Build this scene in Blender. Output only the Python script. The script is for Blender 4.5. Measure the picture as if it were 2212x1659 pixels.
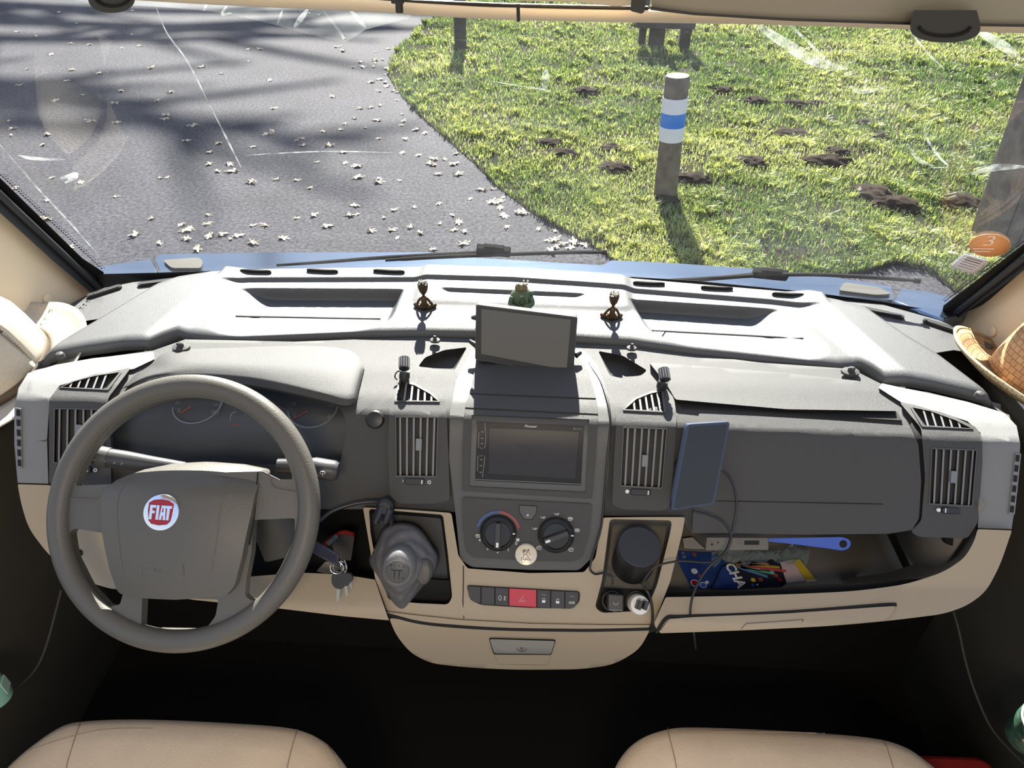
import bpy, bmesh, math, random
import numpy as np
from mathutils import Vector, Matrix, noise as mnoise
from mathutils.geometry import intersect_point_tri_2d
random.seed(7); np.random.seed(7)
for o in list(bpy.data.objects): bpy.data.objects.remove(o)
SC = bpy.context.scene; COL = SC.collection
PI = math.pi
# ------------------------------------------------------------------ camera
F = 1500.0; W, H = 2212.0, 1659.0
ROLL, YAW, PIT = [math.radians(a) for a in (1.14, -2.07, 38.0)]
CAM = np.array([0.035, 0.0, 1.65])            # eye height 1.65 m above the cab floor (z = 0)
GZ = -0.60                                      # the ground outside
def _basis():
    cp, sp = math.cos(PIT), math.sin(PIT)
    r = np.array([1, 0, 0.]); u = np.array([0, sp, cp]); w = np.array([0, cp, -sp])
    cr, sr = math.cos(ROLL), math.sin(ROLL)
    r, u = cr*r+sr*u, -sr*r+cr*u
    cy, sy = math.cos(YAW), math.sin(YAW)
    Z = np.array([[cy, sy, 0], [-sy, cy, 0], [0, 0, 1]])
    return Z@r, Z@u, Z@w
RR, UU, WW = _basis()
cd = bpy.data.cameras.new('camera'); cam = bpy.data.objects.new('camera', cd); COL.objects.link(cam)
cd.sensor_width = 36.0; cd.lens = 36.0*F/W; cd.clip_start = 0.02; cd.clip_end = 400
cam.matrix_world = Matrix(((RR[0], UU[0], -WW[0], CAM[0]), (RR[1], UU[1], -WW[1], CAM[1]), (RR[2], UU[2], -WW[2], CAM[2]), (0, 0, 0, 1)))
SC.camera = cam
# ------------------------------------------------------------------ light
SUN_EL, SUN_AZ = math.radians(35), math.radians(-3)
sd = bpy.data.lights.new('sun', 'SUN'); sd.energy = 26.0; sd.angle = math.radians(0.55); sd.color = (1.0, 0.95, 0.86)
sun = bpy.data.objects.new('sun', sd); COL.objects.link(sun)
sv = Vector((math.sin(SUN_AZ)*math.cos(SUN_EL), math.cos(SUN_AZ)*math.cos(SUN_EL), math.sin(SUN_EL)))
sun.rotation_euler = sv.to_track_quat('Z', 'Y').to_euler(); sun.location = sv*30
wd = bpy.data.worlds.new('sky'); SC.world = wd; wd.use_nodes = True
nt = wd.node_tree; nt.nodes.clear()
wo = nt.nodes.new('ShaderNodeOutputWorld'); bg = nt.nodes.new('ShaderNodeBackground')
tc = nt.nodes.new('ShaderNodeTexCoord'); sx = nt.nodes.new('ShaderNodeSeparateXYZ'); rp = nt.nodes.new('ShaderNodeValToRGB')
nt.links.new(tc.outputs['Generated'], sx.inputs[0]); nt.links.new(sx.outputs['Z'], rp.inputs[0])
e = rp.color_ramp.elements
e[0].position = 0.0; e[0].color = (0.95, 0.88, 0.78, 1); e[1].position = 0.75; e[1].color = (0.46, 0.68, 1.15, 1)
m = rp.color_ramp.elements.new(0.18); m.color = (0.86, 0.94, 1.06, 1)
nt.links.new(rp.outputs[0], bg.inputs[0]); bg.inputs[1].default_value = 1.0
nt.links.new(bg.outputs[0], wo.inputs[0])
vs = SC.view_settings; vs.view_transform = 'Standard'; vs.look = 'None'; vs.exposure = 0.0; vs.gamma = 1.0; vs.use_curve_mapping = False
# ------------------------------------------------------------------ materials
def mat(name, col, rough=0.6, bump=0.0, bscale=600, metal=0.0, var=0.0, vscale=12, spec=0.5, col2=None, coat=0.0, trans=0.0, ior=1.45, det=3):
    m = bpy.data.materials.new(name); m.use_nodes = True
    n = m.node_tree.nodes; l = m.node_tree.links; b = n['Principled BSDF']
    b.inputs['Base Color'].default_value = (*col, 1); b.inputs['Roughness'].default_value = rough
    b.inputs['Metallic'].default_value = metal; b.inputs['Specular IOR Level'].default_value = spec
    if coat: b.inputs['Coat Weight'].default_value = coat
    if trans: b.inputs['Transmission Weight'].default_value = trans; b.inputs['IOR'].default_value = ior
    t = n.new('ShaderNodeTexCoord')
    if var or col2:
        z = n.new('ShaderNodeTexNoise'); z.inputs['Scale'].default_value = vscale; z.inputs['Detail'].default_value = det
        r = n.new('ShaderNodeValToRGB'); c2 = col2 or tuple(min(1, c*(1+var)) for c in col); c1 = col if col2 else tuple(c*(1-var) for c in col)
        r.color_ramp.elements[0].position = 0.35; r.color_ramp.elements[0].color = (*c1, 1)
        r.color_ramp.elements[1].position = 0.65; r.color_ramp.elements[1].color = (*c2, 1)
        l.new(t.outputs['Object'], z.inputs[0]); l.new(z.outputs[0], r.inputs[0]); l.new(r.outputs[0], b.inputs['Base Color'])
    if bump:
        z = n.new('ShaderNodeTexNoise'); z.inputs['Scale'].default_value = bscale; z.inputs['Detail'].default_value = 2
        u = n.new('ShaderNodeBump'); u.inputs['Strength'].default_value = bump; u.inputs['Distance'].default_value = 0.001
        l.new(t.outputs['Object'], z.inputs[0]); l.new(z.outputs[0], u.inputs['Height']); l.new(u.outputs[0], b.inputs['Normal'])
    return m
M = {}
M['pad'] = mat('grey_grained_plastic', (0.070, 0.072, 0.074), 0.46, 0.5, 1100, spec=0.5)
M['dark'] = mat('charcoal_plastic', (0.062, 0.062, 0.061), 0.55, 0.5, 1100, spec=0.28)
M['trim'] = mat('smooth_grey_trim', (0.08, 0.08, 0.077), 0.42, 0.15, 900, spec=0.4)
M['beige'] = mat('beige_plastic', (0.37, 0.30, 0.205), 0.55, 0.25, 700, spec=0.35)
M['wheel'] = mat('grey_leather_grain', (0.10, 0.095, 0.083), 0.45, 0.35, 420, spec=0.4)
M['black'] = mat('black_plastic', (0.018, 0.018, 0.018), 0.4, 0.1, 500)
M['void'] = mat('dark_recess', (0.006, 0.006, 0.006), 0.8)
M['rubber'] = mat('black_rubber', (0.022, 0.024, 0.028), 0.5, 0.15, 120)
M['cream'] = mat('cream_panel', (0.78, 0.65, 0.47), 0.55, 0.05, 60)
M['seat'] = mat('cream_leatherette', (0.80, 0.60, 0.38), 0.5, 0.0, 90, var=0.06, vscale=9)
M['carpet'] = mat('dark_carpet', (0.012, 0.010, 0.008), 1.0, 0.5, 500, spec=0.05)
M['door'] = mat('dark_door_card', (0.085, 0.078, 0.062), 0.85, 0.2, 300, spec=0.1)
M['gloss'] = mat('glossy_black_screen', (0.012, 0.013, 0.016), 0.06, spec=0.55)
M['matt_screen'] = mat('matt_dark_screen', (0.022, 0.023, 0.025), 0.35, spec=0.15)
M['chrome'] = mat('polished_chrome', (0.85, 0.84, 0.82), 0.12, metal=1.0)
M['silver'] = mat('silver_paint', (0.42, 0.43, 0.45), 0.35, metal=0.6)
M['slat'] = mat('satin_grey_slat', (0.19, 0.195, 0.20), 0.4)
M['mark'] = mat('white_print', (0.75, 0.75, 0.72), 0.5)
M['dimmark'] = mat('faint_grey_print', (0.16, 0.165, 0.17), 0.5)
M['red'] = mat('red_button', (0.50, 0.035, 0.055), 0.4)
M['badge_red'] = mat('badge_red_enamel', (0.30, 0.012, 0.02), 0.3)
M['needle'] = mat('red_needle', (0.35, 0.06, 0.03), 0.5)
M['bluemark'] = mat('blue_print', (0.05, 0.09, 0.22), 0.5)
M['redmark'] = mat('red_print', (0.28, 0.06, 0.06), 0.5)
M['white'] = mat('white_plastic', (0.78, 0.76, 0.70), 0.35)
M['hood'] = mat('pale_silver_paint', (0.18, 0.25, 0.38), 0.16, metal=0.95)
M['bronze'] = mat('bronze_cast', (0.10, 0.05, 0.025), 0.4, metal=0.6, col2=(0.04, 0.042, 0.022), vscale=60)
M['green_cast'] = mat('dark_green_cast', (0.05, 0.10, 0.06), 0.3, 0.2, 150, col2=(0.10, 0.13, 0.06), vscale=50)
M['pewter'] = mat('pewter_flowers', (0.5, 0.47, 0.40), 0.3, metal=0.8)
M['cable'] = mat('black_cable', (0.015, 0.015, 0.015), 0.35)
M['blue'] = mat('blue_plastic', (0.06, 0.13, 0.55), 0.35)
M['teal'] = mat('teal_plastic', (0.22, 0.46, 0.38), 0.35)
M['redcase'] = mat('dark_red_plastic', (0.28, 0.02, 0.015), 0.4)
M['yellow'] = mat('yellow_card', (0.62, 0.46, 0.04), 0.5)
M['pink'] = mat('pale_pink_card', (0.60, 0.46, 0.45), 0.5)
M['navy'] = mat('navy_print', (0.02, 0.045, 0.17), 0.3, col2=(0.03, 0.07, 0.26), vscale=20)
M['darkprint'] = mat('dark_print', (0.02, 0.02, 0.03), 0.3)
M['orange'] = mat('orange_sticker', (0.85, 0.40, 0.16), 0.5)
M['wood'] = mat('weathered_wood', (0.10, 0.078, 0.055), 0.85, 0.8, 40, col2=(0.17, 0.135, 0.10), vscale=14)
M['bandwhite'] = mat('reflective_white_band', (0.80, 0.80, 0.84), 0.4)
M['bandblue'] = mat('blue_band', (0.02, 0.20, 0.68), 0.4)
M['leaf'] = mat('dry_oak_leaf', (0.52, 0.40, 0.26), 0.7, var=0.25, vscale=20)
M['soil'] = mat('dark_soil', (0.024, 0.016, 0.011), 1.0, 1.0, 60, var=0.4, vscale=25, spec=0.1)
M['paper'] = mat('ribbed_white_paper', (0.62, 0.58, 0.52), 0.6)
M['lamp_dark'] = mat('dark_smoked_plastic', (0.03, 0.028, 0.022), 0.45)
M['blind'] = mat('beige_blind_cassette', (0.34, 0.30, 0.22), 0.5, 0.1, 200)
# ------------------------------------------------------------------ helpers
ORG = {}
def nv(a): return np.asarray(a, float)
def unit(a): a = nv(a); return a/np.linalg.norm(a)
def ray(u, v): return RR*(u-W/2)/F-UU*(v-H/2)/F+WW
def at(u, v, x=None, y=None, z=None, d=None):
    """the world point seen at photo pixel (u, v) on a plane of known x, y, height or depth"""
    k = ray(u, v)
    if y is not None: t = (y-CAM[1])/k[1]
    elif z is not None: t = (z-CAM[2])/k[2]
    elif x is not None: t = (x-CAM[0])/k[0]
    else: t = d
    return CAM+k*t
def mm(px, p): return px*float((nv(p)-CAM)@WW)/F      # size in metres of a pixel length at point p
def tag(o, label=None, cat=None, group=None, kind=None):
    if label: o['label'] = label
    if cat: o['category'] = cat
    if group: o['group'] = group
    if kind: o['kind'] = kind
    return o
def thing(name, loc, label, cat, group=None):
    o = bpy.data.objects.new(name, None); COL.objects.link(o); o.location = [float(c) for c in loc]; o.empty_display_size = 0.02
    ORG[o.name] = nv(loc); return tag(o, label, cat, group)
def mk(name, V, Fc, m, parent=None, smooth=True, bevel=0, bseg=2, sub=0, angle=40, solid=0):
    V = np.asarray(V, float).reshape(-1, 3)
    if parent is not None: org = ORG[parent.name]
    else:
        org = np.array([V[:, 0].mean(), V[:, 1].mean(), V[:, 2].min()])
    me = bpy.data.meshes.new(name); me.from_pydata((V-org).tolist(), [], Fc); me.update()
    o = bpy.data.objects.new(name, me); COL.objects.link(o)
    if parent is not None: o.parent = parent
    else: o.location = org
    ORG[o.name] = org
    for mt in (m if isinstance(m, (list, tuple)) else [m]): me.materials.append(mt)
    bm = bmesh.new(); bm.from_mesh(me); bmesh.ops.remove_doubles(bm, verts=bm.verts, dist=1e-6)
    bmesh.ops.recalc_face_normals(bm, faces=bm.faces); bm.to_mesh(me); bm.free()
    if smooth:
        me.polygons.foreach_set('use_smooth', [True]*len(me.polygons))
        me.set_sharp_from_angle(angle=math.radians(angle))
    if solid:
        x = o.modifiers.new('solid', 'SOLIDIFY'); x.thickness = solid; x.offset = 0
    if bevel:
        x = o.modifiers.new('bevel', 'BEVEL'); x.width = bevel; x.segments = bseg; x.limit_method = 'ANGLE'; x.angle_limit = math.radians(50); x.harden_normals = False
    if sub:
        x = o.modifiers.new('sub', 'SUBSURF'); x.levels = sub; x.render_levels = sub
    return o
def gridmesh(P, wrapu=False, wrapv=False):
    n, k = len(P), len(P[0]); V = [p for r in P for p in r]; Fc = []
    for i in range(n if wrapv else n-1):
        for j in range(k if wrapu else k-1):
            a, b = i*k+j, i*k+(j+1) % k; c, d = ((i+1) % n)*k+(j+1) % k, ((i+1) % n)*k+j
            Fc.append((a, b, c, d))
    return V, Fc
def join(*parts):
    V = []; Fc = []
    for v, f in parts:
        k = len(V); V += [tuple(map(float, p)) for p in v]; Fc += [tuple(i+k for i in q) for q in f]
    return V, Fc
def catmull(P, n=8, closed=False):
    P = [nv(p) for p in P]; out = []; k = len(P)
    for i in range(k if closed else k-1):
        p1, p2 = P[i], P[(i+1) % k]
        p0 = P[i-1] if (closed or i > 0) else 2*p1-p2
        p3 = P[(i+2) % k] if (closed or i+2 < k) else 2*p2-p1
        for j in range(n):
            t = j/n; out.append(0.5*((2*p1)+(-p0+p2)*t+(2*p0-5*p1+4*p2-p3)*t*t+(-p0+3*p1-3*p2+p3)*t**3))
    if not closed: out.append(P[-1])
    return out
def tube(P, r, k=10, caps=True, closed=False):
    P = [nv(p) for p in P]; n = len(P); rs = r if isinstance(r, (list, tuple)) else [r]*n
    T = [unit(P[(i+1) % n if closed else min(i+1, n-1)]-P[i-1 if (closed or i > 0) else 0]) for i in range(n)]
    a = np.array([0, 0, 1.]) if abs(T[0][2]) < .9 else np.array([1., 0, 0]); N = unit(np.cross(T[0], a)); rings = []
    for i in range(n):
        N = unit(N-T[i]*(N@T[i])); B = np.cross(T[i], N)
        rings.append([P[i]+rs[i]*(math.cos(2*PI*j/k)*N+math.sin(2*PI*j/k)*B) for j in range(k)])
    V, Fc = gridmesh(rings, wrapu=True, wrapv=closed)
    if caps and not closed: Fc += [tuple(range(k))[::-1], tuple((n-1)*k+j for j in range(k))]
    return V, Fc
class Fr:
    """a local frame: o origin, ex right, ey up, ez out of the surface"""
    def __init__(s, o, ex, ey):
        s.o = nv(o); s.ex = unit(ex); s.ez = unit(np.cross(s.ex, nv(ey))); s.ey = np.cross(s.ez, s.ex)
    def p(s, x, y, z=0): return s.o+s.ex*x+s.ey*y+s.ez*z
    def rot(s, a):
        f = Fr(s.o, s.ex*math.cos(a)+s.ey*math.sin(a), -s.ex*math.sin(a)+s.ey*math.cos(a)); return f
    def sh(s, x, y, z=0): return Fr(s.p(x, y, z), s.ex, s.ey)
def lathe(fr, prof, k=48, sxy=(1, 1)):
    R = [[fr.p(r*sxy[0]*math.cos(2*PI*j/k), r*sxy[1]*math.sin(2*PI*j/k), z) for j in range(k)] for r, z in prof]
    V, Fc = gridmesh(R, wrapu=True); n = len(prof)
    Fc += [tuple(range(k))[::-1], tuple((n-1)*k+j for j in range(k))]
    return V, Fc
def prism(fr, poly, z0, z1):
    n = len(poly); V = [fr.p(x, y, z0) for x, y in poly]+[fr.p(x, y, z1) for x, y in poly]
    Fc = [tuple(range(n))[::-1], tuple(range(n, 2*n))]+[(i, (i+1) % n, n+(i+1) % n, n+i) for i in range(n)]
    return V, Fc
def rrect(w, h, r, k=5):
    out = []
    for cx, cy, a0 in ((w/2-r, h/2-r, 0), (-w/2+r, h/2-r, 90), (-w/2+r, -h/2+r, 180), (w/2-r, -h/2+r, 270)):
        for i in range(k+1):
            a = math.radians(a0+90*i/k); out.append((cx+r*math.cos(a), cy+r*math.sin(a)))
    return out
def circ(r, k=32, cx=0, cy=0): return [(cx+r*math.cos(2*PI*i/k), cy+r*math.sin(2*PI*i/k)) for i in range(k)]
def ringflat(fr, r0, r1, a0, a1, z0, z1, k=32):
    A = [math.radians(a0+(a1-a0)*i/k) for i in range(k+1)]
    poly = [(r1*math.cos(a), r1*math.sin(a)) for a in A]+[(r0*math.cos(a), r0*math.sin(a)) for a in A[::-1]]
    n = len(A); V = [fr.p(x, y, z) for z in (z0, z1) for x, y in poly]; N = len(poly); Fc = []
    for i in range(n-1):
        a, b, c, d = i, i+1, N-2-i, N-1-i
        Fc += [(a, b, c, d)[::-1], (a+N, b+N, c+N, d+N)]
    Fc += [(i, (i+1) % N, N+(i+1) % N, N+i) for i in range(N)]
    return V, Fc
def rbox(fr, w, h, d, z0=0):
    return prism(fr, [(-w/2, -h/2), (w/2, -h/2), (w/2, h/2), (-w/2, h/2)], z0, z0+d)
def roundpoly(pts, r, k=5):
    pts = [nv(p) for p in pts]; n = len(pts); rs = r if isinstance(r, (list, tuple)) else [r]*n; out = []
    for i in range(n):
        p, a, b = pts[i], pts[i-1], pts[(i+1) % n]
        ri = min(rs[i], np.linalg.norm(a-p)*.45, np.linalg.norm(b-p)*.45)
        if ri < .3: out.append(p); continue
        s, e_ = p+unit(a-p)*ri, p+unit(b-p)*ri
        for j in range(k+1):
            t = j/k; out.append((1-t)**2*s+2*t*(1-t)*p+t*t*e_)
    return out
def lerp(a, b, t): return nv(a)*(1-t)+nv(b)*t
# dash face: depth Y as a function of the angle below the horizon (the face is a profile drawn out along X, bowed towards its ends)
def prof(pts):
    th = [math.atan2(1.65-z, y) for y, z in pts]; ys = [p[0] for p in pts]
    return (np.array(th), np.array(ys))
G0 = prof([(1.20, .935), (1.055, .9075), (.98, .902), (.915, .895), (.88, .886), (.862, .865), (.814, .791), (.77, .723), (.752, .695), (.745, .683), (.69, .6115), (.655, .506), (.60, .38)])
GB = prof([(1.10, .92), (.98, .902), (.90, .892), (.84, .865), (.80, .80), (.76, .70), (.735, .66), (.715, .62), (.70, .57), (.66, .48)])
def bow(x): return 0.055*(x/.85)**2
def S(u, v, g=G0, lift=0.0, b=True):
    k = ray(u, v); th = math.atan2(-k[2], k[1]); y = float(np.interp(th, g[0], g[1]))
    t = y/k[1]
    if b: t = (y-bow(CAM[0]+k[0]*t))/k[1]
    p = CAM+k*t
    return p-unit(k)*lift
def SF(u, v, g=G0, lift=0.0):
    o = S(u, v, g, lift); dy = S(u, v-3, g, lift)-S(u, v+3, g, lift); dy[0] = 0
    return Fr(o, (1, 0, 0), dy)
def plate(name, outer, m, parent, g=G0, lift=0.0, thick=0.01, holes=(), step=16, bevel=0.0015, fn=None, **kw):
    """a panel whose outline lies on the dash face, with a real thickness and rolled edges"""
    fn = fn or (lambda u, v, l: S(u, v, g, l))
    bm = bmesh.new(); E_ = []
    for loop in [outer]+list(holes):
        vs_ = [bm.verts.new((float(p[0]), float(p[1]), 0)) for p in loop]
        E_ += [bm.edges.new((vs_[i], vs_[(i+1) % len(vs_)])) for i in range(len(vs_))]
    bmesh.ops.triangle_fill(bm, use_beauty=True, use_dissolve=False, edges=E_)
    us = [p[0] for p in outer]; ws = [p[1] for p in outer]
    for ax, lo, hi in ((0, min(us), max(us)), (1, min(ws), max(ws))):
        st = step if ax == 1 else step*2.5; c = lo+st
        while c < hi-1:
            bmesh.ops.bisect_plane(bm, geom=bm.verts[:]+bm.edges[:]+bm.faces[:], dist=1e-4, plane_co=(c, 0, 0) if ax == 0 else (0, c, 0), plane_no=(1, 0, 0) if ax == 0 else (0, 1, 0))
            c += st
    bm.verts.index_update(); bm.verts.ensure_lookup_table()
    U = [(v.co.x, v.co.y) for v in bm.verts]; n = len(U)
    V = [fn(a, b, lift) for a, b in U]; Fc = [tuple(v.index for v in f.verts) for f in bm.faces]
    bd = [(e_.verts[0].index, e_.verts[1].index) for e_ in bm.edges if len(e_.link_faces) == 1]
    if thick:
        V += [fn(a, b, lift-thick) for a, b in U]
        Fc += [(a, b, b+n, a+n) for a, b in bd]
    bm.free()
    o = mk(name, V, Fc, m, parent, bevel=bevel, **kw)
    return o
def pocket(name, outer, m, parent, g=G0, lift=0.0, depth=0.03, shrink=0.9, shift=(0, 0), k=4, fn=None, **kw):
    fn = fn or (lambda u, v, l: S(u, v, g, l))
    c = np.mean([nv(p) for p in outer], axis=0); rings = []
    for i in range(k+1):
        t = i/k; s = 1-(1-shrink)*t
        rings.append([fn(*(c+(nv(p)-c)*s+nv(shift)*t), lift-depth*math.sin(t*PI/2)) for p in outer])
    V, Fc = gridmesh(rings, wrapu=True); n = len(outer); Fc.append(tuple(k*n+j for j in range(n)))
    return mk(name, V, Fc, m, parent, **kw)
def bar(p0, p1, wv, dv):
    p0, p1, wv, dv = nv(p0), nv(p1), nv(wv), nv(dv); V = []
    for p in (p0, p1): V += [p-wv/2, p+wv/2, p+wv/2+dv, p-wv/2+dv]
    return V, [(0, 1, 2, 3), (7, 6, 5, 4), (0, 4, 5, 1), (1, 5, 6, 2), (2, 6, 7, 3), (3, 7, 4, 0)]
def text(name, s, fr, h, m, parent, ext=0.0003, align='CENTER', sx_=1.0, shear=0.0, bold=0.0):
    c = bpy.data.curves.new(name, 'FONT'); c.body = s; c.size = 1.0; c.extrude = 0.0; c.offset = bold; c.align_x = align; c.align_y = 'CENTER'; c.shear = shear; c.resolution_u = 3
    o = bpy.data.objects.new(name, c); COL.objects.link(o)
    dg = bpy.context.evaluated_depsgraph_get(); me = bpy.data.meshes.new_from_object(o.evaluated_get(dg))
    k = h/0.70
    V = [fr.p(v.co.x*k*sx_, v.co.y*k, ext) for v in me.vertices]; Fc = [tuple(p.vertices) for p in me.polygons]
    bpy.data.objects.remove(o); bpy.data.curves.remove(c); bpy.data.meshes.remove(me)
    return mk(name, V, Fc, m, parent, smooth=False)
def strokes(lines, fr, r, k=5, z=0.0003):
    parts = []
    for L in lines:
        P = [fr.p(x, y, z) for x, y in L]; parts.append(tube(P, r, k))
    return join(*parts)
def poly_span(poly, a, b):
    """the part of the line a-b inside a polygon (2-D)"""
    a, b = nv(a), nv(b); d = b-a; ts = []
    for i in range(len(poly)):
        p, q = nv(poly[i]), nv(poly[(i+1) % len(poly)]); e_ = q-p; den = d[0]*e_[1]-d[1]*e_[0]
        if abs(den) < 1e-9: continue
        w_ = p-a; t = (w_[0]*e_[1]-w_[1]*e_[0])/den; s = (w_[0]*d[1]-w_[1]*d[0])/den
        if 0 <= s < 1: ts.append(t)
    return (a+d*min(ts), a+d*max(ts)) if len(ts) > 1 else None
# ------------------------------------------------------------------ windscreen shape
def gy(x, z): return 1.31-0.5*(z-.85)+.09*(1-(x/.93)**2)
def GL(u, v, off=0.0):
    """the point of the (bowed, raked) windscreen at a photo pixel, off metres outside of it"""
    k = ray(u, v); t = 1.4
    for _ in range(12):
        p = CAM+k*t; t = (gy(p[0], p[2])+off)/k[1]
    return CAM+k*t
# ------------------------------------------------------------------ setting: ground outside
road_m = mat('worn_tarmac', (0.03, 0.03, 0.04), 0.85, spec=0.2)
n_ = road_m.node_tree.nodes; l_ = road_m.node_tree.links; t_ = n_.new('ShaderNodeTexCoord')
g1 = n_.new('ShaderNodeTexNoise'); g1.inputs['Scale'].default_value = 34; g1.inputs['Detail'].default_value = 7; g1.inputs['Roughness'].default_value = .75
g2 = n_.new('ShaderNodeTexNoise'); g2.inputs['Scale'].default_value = 1.6; g2.inputs['Detail'].default_value = 6; r1 = n_.new('ShaderNodeValToRGB'); r2 = n_.new('ShaderNodeValToRGB')
r1.color_ramp.elements[0].position = .40; r1.color_ramp.elements[0].color = (.007, .007, .010, 1); r1.color_ramp.elements[1].position = .62; r1.color_ramp.elements[1].color = (.064, .064, .079, 1)
r2.color_ramp.elements[0].position = .3; r2.color_ramp.elements[0].color = (.72, .72, .74, 1); r2.color_ramp.elements[1].position = .7; r2.color_ramp.elements[1].color = (1.12, 1.10, 1.10, 1)
mu = n_.new('ShaderNodeMixRGB'); mu.blend_type = 'MULTIPLY'; mu.inputs[0].default_value = 1; bu = n_.new('ShaderNodeBump'); bu.inputs['Strength'].default_value = 1.0; bu.inputs['Distance'].default_value = .004
l_.new(t_.outputs['Object'], g1.inputs[0]); l_.new(t_.outputs['Object'], g2.inputs[0]); l_.new(g1.outputs[0], r1.inputs[0]); l_.new(g2.outputs[0], r2.inputs[0]); l_.new(r1.outputs[0], mu.inputs[1]); l_.new(r2.outputs[0], mu.inputs[2])
l_.new(mu.outputs[0], n_['Principled BSDF'].inputs['Base Color']); l_.new(g1.outputs[0], bu.inputs['Height']); l_.new(bu.outputs[0], n_['Principled BSDF'].inputs['Normal'])
x0, x1, y0, y1 = -16, 18, -3, 34
V, Fc = gridmesh([[(x0+(x1-x0)*i/8, y0+(y1-y0)*j/8, GZ) for i in range(9)] for j in range(9)])
road = mk('road', V, Fc, road_m); tag(road, 'grey tarmac drive with a gritty surface', 'road', kind='structure')
GP = [(985, 5), (935, 40), (905, 62), (868, 100), (842, 135), (838, 165), (865, 205), (905, 250), (950, 290), (1020, 350), (1075, 405), (1150, 462), (1230, 508), (1300, 545), (1340, 580), (1700, 604), (1880, 588), (1930, 572), (2000, 585), (2060, 630), (2230, 655)]
gpoly = [tuple(at(u, v, z=GZ)[:2]) for u, v in GP]+[(9, 3.2), (17, 4), (17, 33), (1.5, 33)]
gp = np.array(gpoly)
def inside(X, Y, poly=gp):
    c = np.zeros(X.shape, bool); n = len(poly)
    for i in range(n):
        xa, ya = poly[i]; xb, yb = poly[i-1]
        m_ = ((ya > Y) != (yb > Y)) & (X < (xb-xa)*(Y-ya)/(yb-ya+1e-12)+xa); c ^= m_
    return c
def fbm(X, Y, s, seed=0):
    return np.array([mnoise.fractal(Vector((x*s+seed, y*s, seed*.7)), 1.0, 2.0, 4) for x, y in zip(X, Y)])
soil_m = mat('verge_soil_and_moss', (0.010, 0.015, 0.005), 1.0, 1.0, 60, col2=(0.026, 0.022, 0.012), vscale=5, spec=0.1, det=8)
def turf(u, v, l):
    p = at(u, v, z=GZ); return p
bm = bmesh.new(); vv = [bm.verts.new((x, y, 0)) for x, y in gpoly]
ee = [bm.edges.new((vv[i], vv[(i+1) % len(vv)])) for i in range(len(vv))]
bmesh.ops.triangle_fill(bm, use_beauty=True, edges=ee)
for ax, lo, hi in ((0, -3, 10), (1, 3, 16)):
    c = lo
    while c < hi:
        bmesh.ops.bisect_plane(bm, geom=bm.verts[:]+bm.edges[:]+bm.faces[:], dist=1e-4, plane_co=(c, 0, 0) if ax == 0 else (0, c, 0), plane_no=(1, 0, 0) if ax == 0 else (0, 1, 0)); c += .16
bd = {v.index for e_ in bm.edges if len(e_.link_faces) == 1 for v in e_.verts}
V = [(v.co.x, v.co.y, GZ+(0.004 if v.is_boundary else 0.022+0.03*mnoise.noise(Vector((v.co.x*2.2, v.co.y*2.2, 0))))) for v in bm.verts]
bm.verts.index_update(); Fc = [tuple(v.index for v in f.verts) for f in bm.faces]; bm.free()
verge = mk('grass_verge', V, Fc, soil_m, angle=180); tag(verge, 'uneven earth of the verge under the grass', 'ground', kind='structure')
# grass: short clumpy blades, uncountable
gm = bpy.data.materials.new('grass_blades'); gm.use_nodes = True; n_ = gm.node_tree.nodes; l_ = gm.node_tree.links; n_.clear()
out = n_.new('ShaderNodeOutputMaterial'); mx = n_.new('ShaderNodeMixShader'); df = n_.new('ShaderNodeBsdfDiffuse'); tr = n_.new('ShaderNodeBsdfTranslucent'); at_ = n_.new('ShaderNodeAttribute'); at_.attribute_name = 'tint'
gs = n_.new('ShaderNodeBsdfGlossy'); gs.inputs['Roughness'].default_value = .35; gs.inputs[0].default_value = (.9, .95, .9, 1); mx2 = n_.new('ShaderNodeMixShader'); mx2.inputs[0].default_value = 0.05
l_.new(at_.outputs['Color'], df.inputs[0]); l_.new(at_.outputs['Color'], tr.inputs[0]); mx.inputs[0].default_value = 0.45
l_.new(df.outputs[0], mx.inputs[1]); l_.new(tr.outputs[0], mx.inputs[2]); l_.new(mx.outputs[0], mx2.inputs[1]); l_.new(gs.outputs[0], mx2.inputs[2]); l_.new(mx2.outputs[0], out.inputs[0])
SOILP = [(1562, 203), (1632, 228), (1718, 234), (1765, 232), (1868, 272), (1893, 302), (1710, 298), (1806, 336), (1787, 358), (1612, 358), (1880, 428), (1932, 452), (1186, 316), (1214, 342), (1322, 330), (1262, 206), (1500, 396), (1440, 442), (2070, 446), (1330, 372)]
soilxy = np.array([at(u, v, z=GZ)[:2] for u, v in SOILP])
rng = np.random.default_rng(3)
gxs, gys = np.arange(-3, 11.5, .05), np.arange(3.5, 14.5, .05); NX, NY = len(gxs), len(gys)
fld = np.array([[mnoise.fractal(Vector((x*2.6, y*2.6, 4.0)), 0.9, 2.1, 4) for x in gxs] for y in gys])      # clumps
fl2 = np.array([[mnoise.noise(Vector((x*.7, y*.7, 9.0))) for x in gxs] for y in gys])                        # broad patches
def look(A, x, y): return A[np.clip(((y-3.5)/.05).astype(int), 0, NY-1), np.clip(((x+3)/.05).astype(int), 0, NX-1)]
def scatter(n, p):
    y = 3.9+9.9*rng.random(n)**p; x = -0.035*y+(y*0.80+0.6)*(rng.random(n)*2-1); k = inside(x, y) & (x > -2.6); x, y = x[k], y[k]
    d = np.full(len(x), 9.0)
    for sx_, sy_ in soilxy: d = np.minimum(d, np.hypot(x-sx_, y-sy_))
    return x, y, d
bx, by, bd_ = scatter(420000, 1.30); cl = look(fld, bx, by)
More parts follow.
